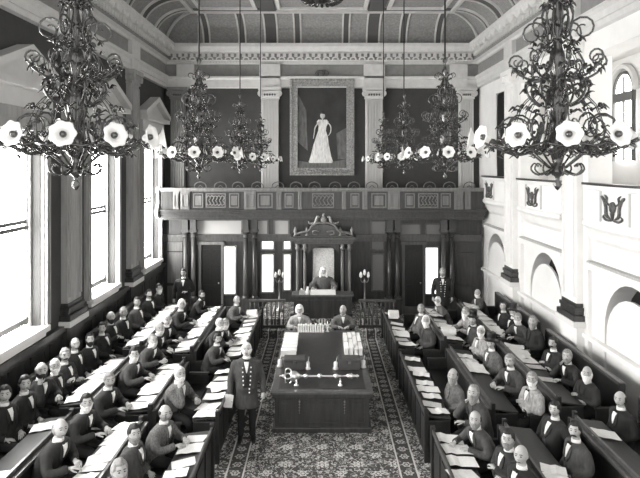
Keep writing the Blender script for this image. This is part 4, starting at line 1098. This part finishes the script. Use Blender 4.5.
def body(p, yaw):
    key = (p, yaw)
    if key in BODY: return BODY[key]
    bm = BM(); bm.from_mesh(core(p)); P = POSES[p]
    for s in (-1, 1): 
        A = P['arms'][s]; hd = P['hd'](s)
        up = (0, 0, 1) if abs(Vector(hd).normalized().z) < .8 else (0, s, 0)
        hand(bm, A[2], hd, up, s)
    hp = head_pos(p)
    head_geo(bm, Matrix.Translation(hp) @ Matrix.Rotation(math.radians(yaw), 4, 'Z') @ Matrix.Rotation(-.02, 4, 'Y'))
    BODY[key] = mesh_of(bm, 'body', ['skin', 'face_mark'], True); return BODY[key]
def coat(p, fat, mname):
    key = (p, fat)
    if key not in COATS:
        P = POSES[p]; b = base_of(p); lx = P['lx']; bm = BM()
        secs = torso_sections(lx, b, fat, .022, .62 if b else None)
        if p == 'robe': secs = [(.0, .30, .30, .40)]+[(x, z, d+.03, w_+.04) for x, z, d, w_ in secs]
        loft(bm, secs)
        r = [.080, .067, .053] if p != 'robe' else [.085, .10, .11]
        for s in (-1, 1):
            A = [Vector(q) for q in P['arms'][s]]; A[2] = A[2]*.96+A[1]*.04
            tube(bm, A, r, 10, 5); ball(bm, tuple(A[0]-Vector((0, s*.005, .01))), (.082, .078, .07), 10)
        COATS[key] = remesh(bm, 'coat', 'coat_dark', .02, 1)
    if (key, mname) not in COATS:
        me = COATS[key].copy(); me.materials.clear(); me.materials.append(M[mname]); COATS[(key, mname)] = me
    return COATS[(key, mname)]
def trousers(p, m='trousers'):
    k = 'st' if base_of(p) else 'se'
    if k not in TROU:
        bm = BM(); b = base_of(p)
        loft(bm, [(0, (.40 if not b else .82), .12, .17), (0, .56+b, .15, .19), (0, .66+b, .15, .185)]); legs(bm, b > 0, .012); TROU[k] = remesh(bm, 'trousers', 'trousers', .02, 1)
    return TROU[k]
SH = {}
def shoe(p, s):
    k = ('st' if base_of(p) else 'se', s)
    if k not in SH:
        bm = BM(); x0 = -.01 if base_of(p) else .46
        tube(bm, [(x0-.06, s*.115, .055), (x0+.02, s*.117, .055), (x0+.12, s*.122, .042), (x0+.21, s*.127, .032)], [.045, .052, .048, .028], 10, 3, flat=.8); SH[k] = mesh_of(bm, 'shoe', 'shoe', True)
    return SH[k]
SMALL = {}
def shirt(p, fat, kind):
    key = (p, fat, kind)
    if key in SMALL: return SMALL[key]
    b = base_of(p); secs = torso_sections(POSES[p]['lx'], b, fat, .024); bm = BM()
    if kind == 'shirt_front':
        zs = [1.04+b, .98+b, .92+b, .86+b]; patch(bm, secs, zs[::-1], [-.008, -.022, -.036, -.044], [.008, .022, .036, .044], .010)
    elif kind == 'waistcoat':
        zs = [.60+b, .72+b, .86+b, .95+b]; patch(bm, secs, zs, [-.06, -.05, -.045, -.055], [.06, .05, .045, .055], .006)
    elif kind == 'lapel':
        for s in (-1, 1):
            zs = [.80+b, .88+b, .96+b, 1.03+b]; a = [s*.012, s*.03, s*.046, s*.055]; c = [s*.03, s*.085, s*.098, s*.075]
            patch(bm, secs, zs, a if s > 0 else c, c if s > 0 else a, .014, .012)
    elif kind == 'bow_tie':
        x = front_x(secs, 1.05+b, 0)+.012
        for s in (-1, 1): tube(bm, [(x, 0, 1.055+b), (x, s*.035, 1.058+b)], [.008, .02], 6)
    elif kind == 'collar':
        lx = POSES[p]['lx']; lathe(bm, [(.070, 1.065+b), (.066, 1.12+b), (.060, 1.12+b), (.064, 1.065+b)], (lx*1.05+.008, 0, 0), 16)
    elif kind == 'buttons':
        for i in range(7):
            z = .50+b+i*.075
            for y in ((.055+.004*i, -.05-.004*i) if i > 1 else (.05,)): ball(bm, (front_x(secs, z, y)+.018, y, z), .015, 6)
    SMALL[key] = bm; return bm
def part_mesh(p, fat, kind, m):
    k = ('M', p, fat, kind, m)
    if k not in SMALL:
        bm = shirt(p, fat, kind)
        if isinstance(bm, bmesh.types.BMesh): me = mesh_of(bm, kind, m, True); SMALL[(p, fat, kind)] = me
        else: me = bm.copy(); me.materials.clear(); me.materials.append(M[m])
        SMALL[k] = me
    return SMALL[k]
def shell(name, m, f, seg=26, nr=20):
    """hair or beard: head-shaped shell; f(u) gives thickness, negative = tucked under the skin"""
    random.seed(hash(name) % 97 if False else len(name)*7); bm = BM(); V = []
    for i in range(nr+1):
        a = -PI/2+PI*i/nr; q = max(math.cos(a), .03); row = []
        for j in range(seg):
            u = (q*math.cos(2*PI*j/seg), q*math.sin(2*PI*j/seg), math.sin(a)); th = f(*u)
            p = head_r(u); n = Vector((u[0]/.098, u[1]/.077, u[2]/.122)).normalized()
            e = th if isinstance(th, tuple) else (th, 0)
            v = bm.verts.new(p+n*(e[0]+(random.uniform(-.002, .002) if e[0] > 0 else 0))+Vector((0, 0, e[1]))); row.append((v, e[0]))
        V.append(row)
    for r0, r1 in zip(V, V[1:]):
        for j in range(seg):
            q = (r0[j], r0[(j+1) % seg], r1[(j+1) % seg], r1[j])
            if max(t_[1] for t_ in q) > -.004: bm.faces.new([t_[0] for t_ in q])
    bmesh.ops.delete(bm, geom=[v for v in bm.verts if not v.link_faces], context='VERTS')
    return mesh_of(bm, name, m, True)
def f_full(x, y, z): 
    if x > .55 and z < .66: return -.01
    if x > .2 and z < -.05+.5*x: return -.01
    if z < -.55: return -.01
    return .008+.010*max(z, 0)+.003*math.sin(9*y+5*x)
def f_side(x, y, z):
    if x > .25 or z > .45 or z < -.5: return -.01
    return .013
def f_thin(x, y, z):
    if x > .35 and z < .75: return -.01
    if x > .1 and z < .1: return -.01
    if z < -.5: return -.01
    return .007
def f_beard(x, y, z):
    if z > -.42 and x > .62: return -.012
    if z > -.25 and x > .25: return -.012
    if z > -.05 or x < .0: return -.012
    if x < .2 and z < -.75: return -.012
    return (.010+.012*max(0, -z), -.045*max(0, -z)*max(0, x+.3))
def f_long(x, y, z):
    if z > -.22 and x > .45: return -.012
    if z > .0 or x < 0: return -.012
    return (.018, -.13*max(0, -z)*max(0, x+.35))
def f_chops(x, y, z):
    if abs(y) < .35 or z > .1 or z < -.75 or x < .05: return -.012
    return .018
def f_wig(x, y, z):
    if x > .5 and z < .45: return -.012
    return .03
HAIR = {}
def hair(kind, col):
    k = (kind, col)
    if k not in HAIR:
        if kind in ('full', 'side', 'thin', 'beard', 'long', 'chops'):
            HAIR[k] = shell('hair' if kind in ('full', 'side', 'thin') else 'beard', 'hair_'+col, {'full': f_full, 'side': f_side, 'thin': f_thin, 'beard': f_beard, 'long': f_long, 'chops': f_chops}[kind])
        elif kind == 'moustache':
            bm = BM()
            for s in (-1, 1): tube(bm, [(.105, 0, -.044), (.100, s*.024, -.050), (.082, s*.050, -.064)], [.012, .013, .005], 6, 2)
            HAIR[k] = mesh_of(bm, 'moustache', 'hair_'+col, True)
        elif kind == 'hat':
            bm = BM(); lathe(bm, [(0, .20), (.098, .20), (.102, .19), (.092, .10), (.092, .04), (.15, .036), (.155, .028), (.15, .02), (.09, .015), (0, .03)], (-.01, 0, .035), 24); HAIR[k] = mesh_of(bm, 'top_hat', 'felt', True)
        elif kind == 'wig':
            me = shell('wig', 'hair_white', f_wig); bm = BM(); bm.from_mesh(me)
            for s in (-1, 1):
                tube(bm, [(.0, s*.085, .02), (.02, s*.10, -.08), (.04, s*.10, -.18), (.05, s*.095, -.25)] if col == 'long' else [(-.02, s*.085, .02), (-.02, s*.09, -.05), (-.02, s*.085, -.10)], [.035, .045, .045, .03] if col == 'long' else [.03, .035, .02], 10, 3)
            HAIR[k] = mesh_of(bm, 'wig', 'hair_white', True)
    return HAIR[k]
def person(pose, loc, rz, yaw, label, look='full', hc='dark', beard=None, bc=None, ct='coat_dark', fat=1.0, sc=1.0, extras=('shirt_front', 'collar', 'lapel'), hat=False, grp=None):
    t = thing('person', label, 'person', loc, rz, grp); t.scale = (sc, sc, sc)
    yaw = max(-75, min(75, round(yaw/15)*15))
    def add(n, me, loc=None, rot=None):
        o = bpy.data.objects.new(n, me); COL.objects.link(o); o.parent = t
        if loc is not None: o.location = loc
        if rot: o.rotation_euler = rot
        return o
    add('body', body(pose, yaw)); add('coat', coat(pose, fat, ct))
    if pose != 'robe': add('trousers', trousers(pose)); add('shoe', shoe(pose, -1)); add('shoe', shoe(pose, 1))
    for e in extras: add(e, part_mesh(pose, fat, e, {'lapel': ct, 'bow_tie': 'coat_black', 'waistcoat': 'coat_grey' if ct != 'coat_grey' else 'coat_dark', 'buttons': 'linen'}.get(e, 'linen')))
    hp = head_pos(pose); R_ = (0, -.02, math.radians(yaw))
    if look in ('full', 'side', 'thin'): add('hair', hair(look, hc), hp, R_)
    if look == 'wig': add('wig', hair('wig', hc), hp, R_)
    if beard: add('beard' if beard != 'moustache' else 'moustache', hair(beard, bc or hc), hp, R_)
    if beard in ('beard', 'long'): add('moustache', hair('moustache', bc or hc), hp, R_)
    if hat: add('top_hat', hair('hat', 'x'), hp, R_)
    return t
DESC = {'full': '', 'side': 'balding ', 'thin': 'thin-haired ', 'none': 'bald '}
BD_ = {None: 'clean-shaven', 'beard': 'bearded', 'long': 'long-bearded', 'chops': 'side-whiskered', 'moustache': 'moustached'}
PZ = {'lap': 'hands in lap', 'crossed': 'arms crossed', 'desk': 'arms on desk', 'lean': 'leaning forward', 'chin': 'hand at chin', 'back': 'leaning back', 'write': 'bent over papers'}
# (px, py of the head centre, row, pose, hair, hair colour, beard, beard colour, coat, fat, hat)
PEOPLE = [
 (5,394,3,'lap','full','dark',None,None,'coat_black',1,0),(24,384,3,'lap','full','dark','moustache','grey','coat_black',1,0),(41,370,3,'chin','side','grey','beard','dark','coat_dark',1,0),
 (53,367,3,'lap','thin','white','beard','white','coat_dark',1.1,0),(65,355,3,'crossed','full','grey','moustache','dark','coat_dark',1,0),(75,344,3,'lap','side','dark',None,None,'coat_black',1.15,0),
 (90,339,3,'lap','full','dark','beard','dark','coat_black',1,0),(102,328,3,'back','full','dark',None,None,'coat_black',1,0),(111,317,3,'crossed','side','grey','beard','dark','coat_black',1,0),
 (122,313,3,'lap','thin','grey','chops','grey','coat_black',1,0),(137,302,3,'lap','full','dark',None,None,'coat_grey',1.15,0),(149,294,3,'lap','full','dark','moustache','dark','coat_dark',1,0),
 (159,288,3,'lap','full','dark','long','white','coat_dark',1,0),
 (59,424,2,'write','side','grey',None,None,'coat_dark',1,0),(86,402,2,'desk','full','dark','beard','white','coat_dark',1,0),(109,380,2,'desk','full','grey','moustache','grey','coat_dark',1.1,0),
 (134,354,2,'desk','full','dark','beard','white','coat_grey',1,0),(152,340,2,'lean','thin','grey','beard','white','coat_grey',1,0),(159,328,2,'write','side','grey','beard','white','coat_dark',1,0),
 (167,320,2,'desk','thin','white','chops','white','coat_dark',1,0),(181,304,2,'desk','full','white',None,None,'coat_dark',1,0),(202,295,2,'write','full','dark','beard','dark','coat_dark',1,0),
 (134,433,1,'lap','full','dark','beard','grey','coat_grey',1,0),(118,458,1,'write','full','grey','beard','grey','coat_grey',1,0),(165,413,1,'desk','side','dark','chops','grey','coat_tweed',1.1,0),(179,365,1,'chin','thin','white','beard','white','coat_tweed',1,0),
 (218,339,1,'write','full','dark','moustache','dark','coat_grey',1,0),(224,326,1,'desk','full','grey','beard','white','coat_tweed',1,0),(219,311,1,'lean','thin','white','beard','white','coat_dark',1,0),(237,300,1,'desk','side','grey',None,None,'coat_tweed',1.1,0),
 (421,309,1,'back','full','grey',None,None,'coat_tweed',1,0),(426,320,1,'lap','thin','white','long','white','coat_grey',1,0),(453,375,1,'lap','side','dark','long','grey','coat_tweed',1,0),
 (474,392,1,'chin','thin','grey','long','grey','coat_grey',1,0),(475,419,1,'write','side','dark','beard','grey','coat_grey',1,0),(508,438,1,'crossed','full','dark','beard','grey','coat_dark',1,0),(521,455,1,'lap','none','grey',None,None,'coat_black',1.15,0),
 (437,301,2,'lean','full','white','beard','white','coat_tweed',1,0),(466,312,2,'write','full','grey','long','white','coat_light',1,0),(473,319,2,'lap','full','dark','beard','grey','coat_grey',1,1),
 (481,331,2,'crossed','thin','white','beard','white','coat_light',1,0),(491,343,2,'lap','full','dark',None,None,'coat_tweed',1,1),(510,361,2,'desk','full','grey','moustache','grey','coat_grey',1.1,0),
 (532,379,2,'crossed','full','grey','beard','white','coat_light',1,0),(555,409,2,'back','full','dark',None,None,'coat_dark',1.15,0),(575,430,2,'lap','full','dark','moustache','dark','coat_grey',1.2,0),
 (477,295,3,'desk','none','white','beard','white','coat_grey',1.15,0),(503,306,3,'lap','full','dark',None,None,'coat_dark',1,0),(513,312,3,'lap','full','dark','moustache','white','coat_black',1,1),
 (521,321,3,'write','full','grey','beard','white','coat_grey',1,0),(533,321,3,'lap','full','grey','long','grey','coat_dark',1,0),(553,343,3,'crossed','full','dark','moustache','dark','coat_dark',1.15,0),
 (567,356,3,'chin','full','grey','beard','grey','coat_dark',1.1,0),(587,373,3,'crossed','none','white','long','white','coat_dark',1,0),(620,399,3,'lap','side','dark',None,None,'coat_black',1,0),
]
random.seed(5)
groups = {}
for P_ in PEOPLE: groups.setdefault((1 if P_[0] > 322 else -1, P_[2]), []).append(P_)
ORD = ['nearest the camera', 'second from the camera', 'third from the camera', 'fourth from the camera', 'fifth from the camera', 'sixth from the camera', 'seventh from the camera', 'eighth from the camera', 'ninth from the camera', 'tenth from the camera', 'eleventh from the camera', 'twelfth from the camera', 'farthest from the camera']
for (s, r), L_ in groups.items():
    L_.sort(key=lambda q: -abs(q[0]-322))
    LASTY = 0
    for n, (px, py, row, pose, hr, hc, bd, bc, ct, fat, hat) in enumerate(L_):
        hp = head_pos(pose); zh = hp.z+TZ[r]
        tw = s*math.radians(random.uniform(8, 24))                     # body turned a little towards the camera
        rz = (0 if s < 0 else PI)+(-abs(tw) if s < 0 else abs(tw))
        hx = math.cos(rz)*hp.x; hy = math.sin(rz)*hp.x
        best = None
        for k in range(-8, 9):                                         # where on the bench the sitter's head falls
            rx = s*(BD[r]+k*.02-.03); hX = rx+hx; Yh = 600*hX/(px-322); sc = (EYE-(py-165)*Yh/600-TZ[r])/hp.z
            cost = abs(k)*.012+max(0, abs(sc-1)-.03)*2
            if best is None or cost < best[0]: best = (cost, rx, hX, Yh, sc)
        _, rx, hX, Yh, sc = best; sc = max(.92, min(1.08, sc))
        if n and LASTY+.46 > Yh: Yh = LASTY+.46
        LASTY = Yh; Yr = Yh-hy
        cam_ang = math.atan2(-Yh, -hX); rel = (math.degrees(cam_ang-rz)+180) % 360-180
        yaw = rel*random.uniform(.55, 1.0)
        lab = '%sman, %s, %s%s, %s-row %s bench, %s' % ('top-hatted ' if hat else DESC[hr], BD_[bd], {'coat_light': 'pale coat, ', 'coat_tweed': 'mid-grey coat, ', 'coat_grey': 'grey coat, '}.get(ct, ''), PZ[pose], {1: 'front', 2: 'middle', 3: 'wall-side'}[r], 'left' if s < 0 else 'right', ORD[n].replace('the ', ''))
        ex = ['shirt_front', 'collar', 'lapel']+(['bow_tie'] if random.random() < .6 else [])+(['waistcoat'] if random.random() < .4 else [])
        if bd in ('long',): ex = ['collar', 'lapel']
        person(pose, (rx, Yr, TZ[r]), rz, yaw, lab, hr, hc, bd, bc, ct, fat, sc, ex, bool(hat))
# the standing man in front, doorkeepers, clerks, Speaker
person('stand', (-1.40, 11.15, 0), -PI/2+.12, 0, 'portly white-haired man standing left of the table, coat open over white buttons', 'thin', 'white', 'chops', 'white', 'coat_grey', 1.25, 1.0, ('shirt_front', 'collar', 'lapel', 'waistcoat', 'buttons', 'bow_tie'))
person('stand_coat', (-4.38, 19.0, 0), -PI/2+.1, 0, 'doorkeeper standing at the left in front of the screen wall, dark coat', 'full', 'dark', None, None, 'coat_dark', 1.0, 1.0)
person('stand', (3.85, 19.2, 0), -PI/2-.1, 0, 'uniformed attendant with white buttons standing beside the bright panel at right', 'full', 'grey', 'beard', 'grey', 'coat_dark', 1.0, 1.0, ('shirt_front', 'collar', 'buttons'))
person('desk', (-.61, 16.42, 0), -PI/2, 0, 'left clerk in a short white wig seated at the far end of the table', 'wig', 'short', None, None, 'coat_light', 1.0, .97, ('shirt_front', 'collar', 'lapel'))
person('desk', (.57, 16.42, 0), -PI/2, -15, 'right clerk, bald with grey beard, seated at the far end of the table', 'none', 'white', 'beard', 'grey', 'coat_tweed', 1.0, .97, ('shirt_front', 'collar', 'lapel'))
person('robe', (.05, 19.58, .42), -PI/2, 0, 'robed man in a long white wig seated under the canopy', 'wig', 'long', None, None, 'coat_tweed', 1.0, 1.0, ('shirt_front', 'collar', 'lapel'))
t = thing('handheld_papers', 'white papers held in the hand of the standing man', 'papers', (-1.72, 11.0, .77), .2)
bm = BM(); hexa(bm, [(-.09, -.02, -.1), (.07, -.02, -.12), (.07, 0, -.12), (-.09, 0, -.1), (-.05, -.02, .14), (.10, -.02, .10), (.10, 0, .10), (-.05, 0, .14)]); obj('sheet', bm, 'paper', t)
for m_ in [m_ for m_ in bpy.data.meshes if m_.users == 0]: bpy.data.meshes.remove(m_)
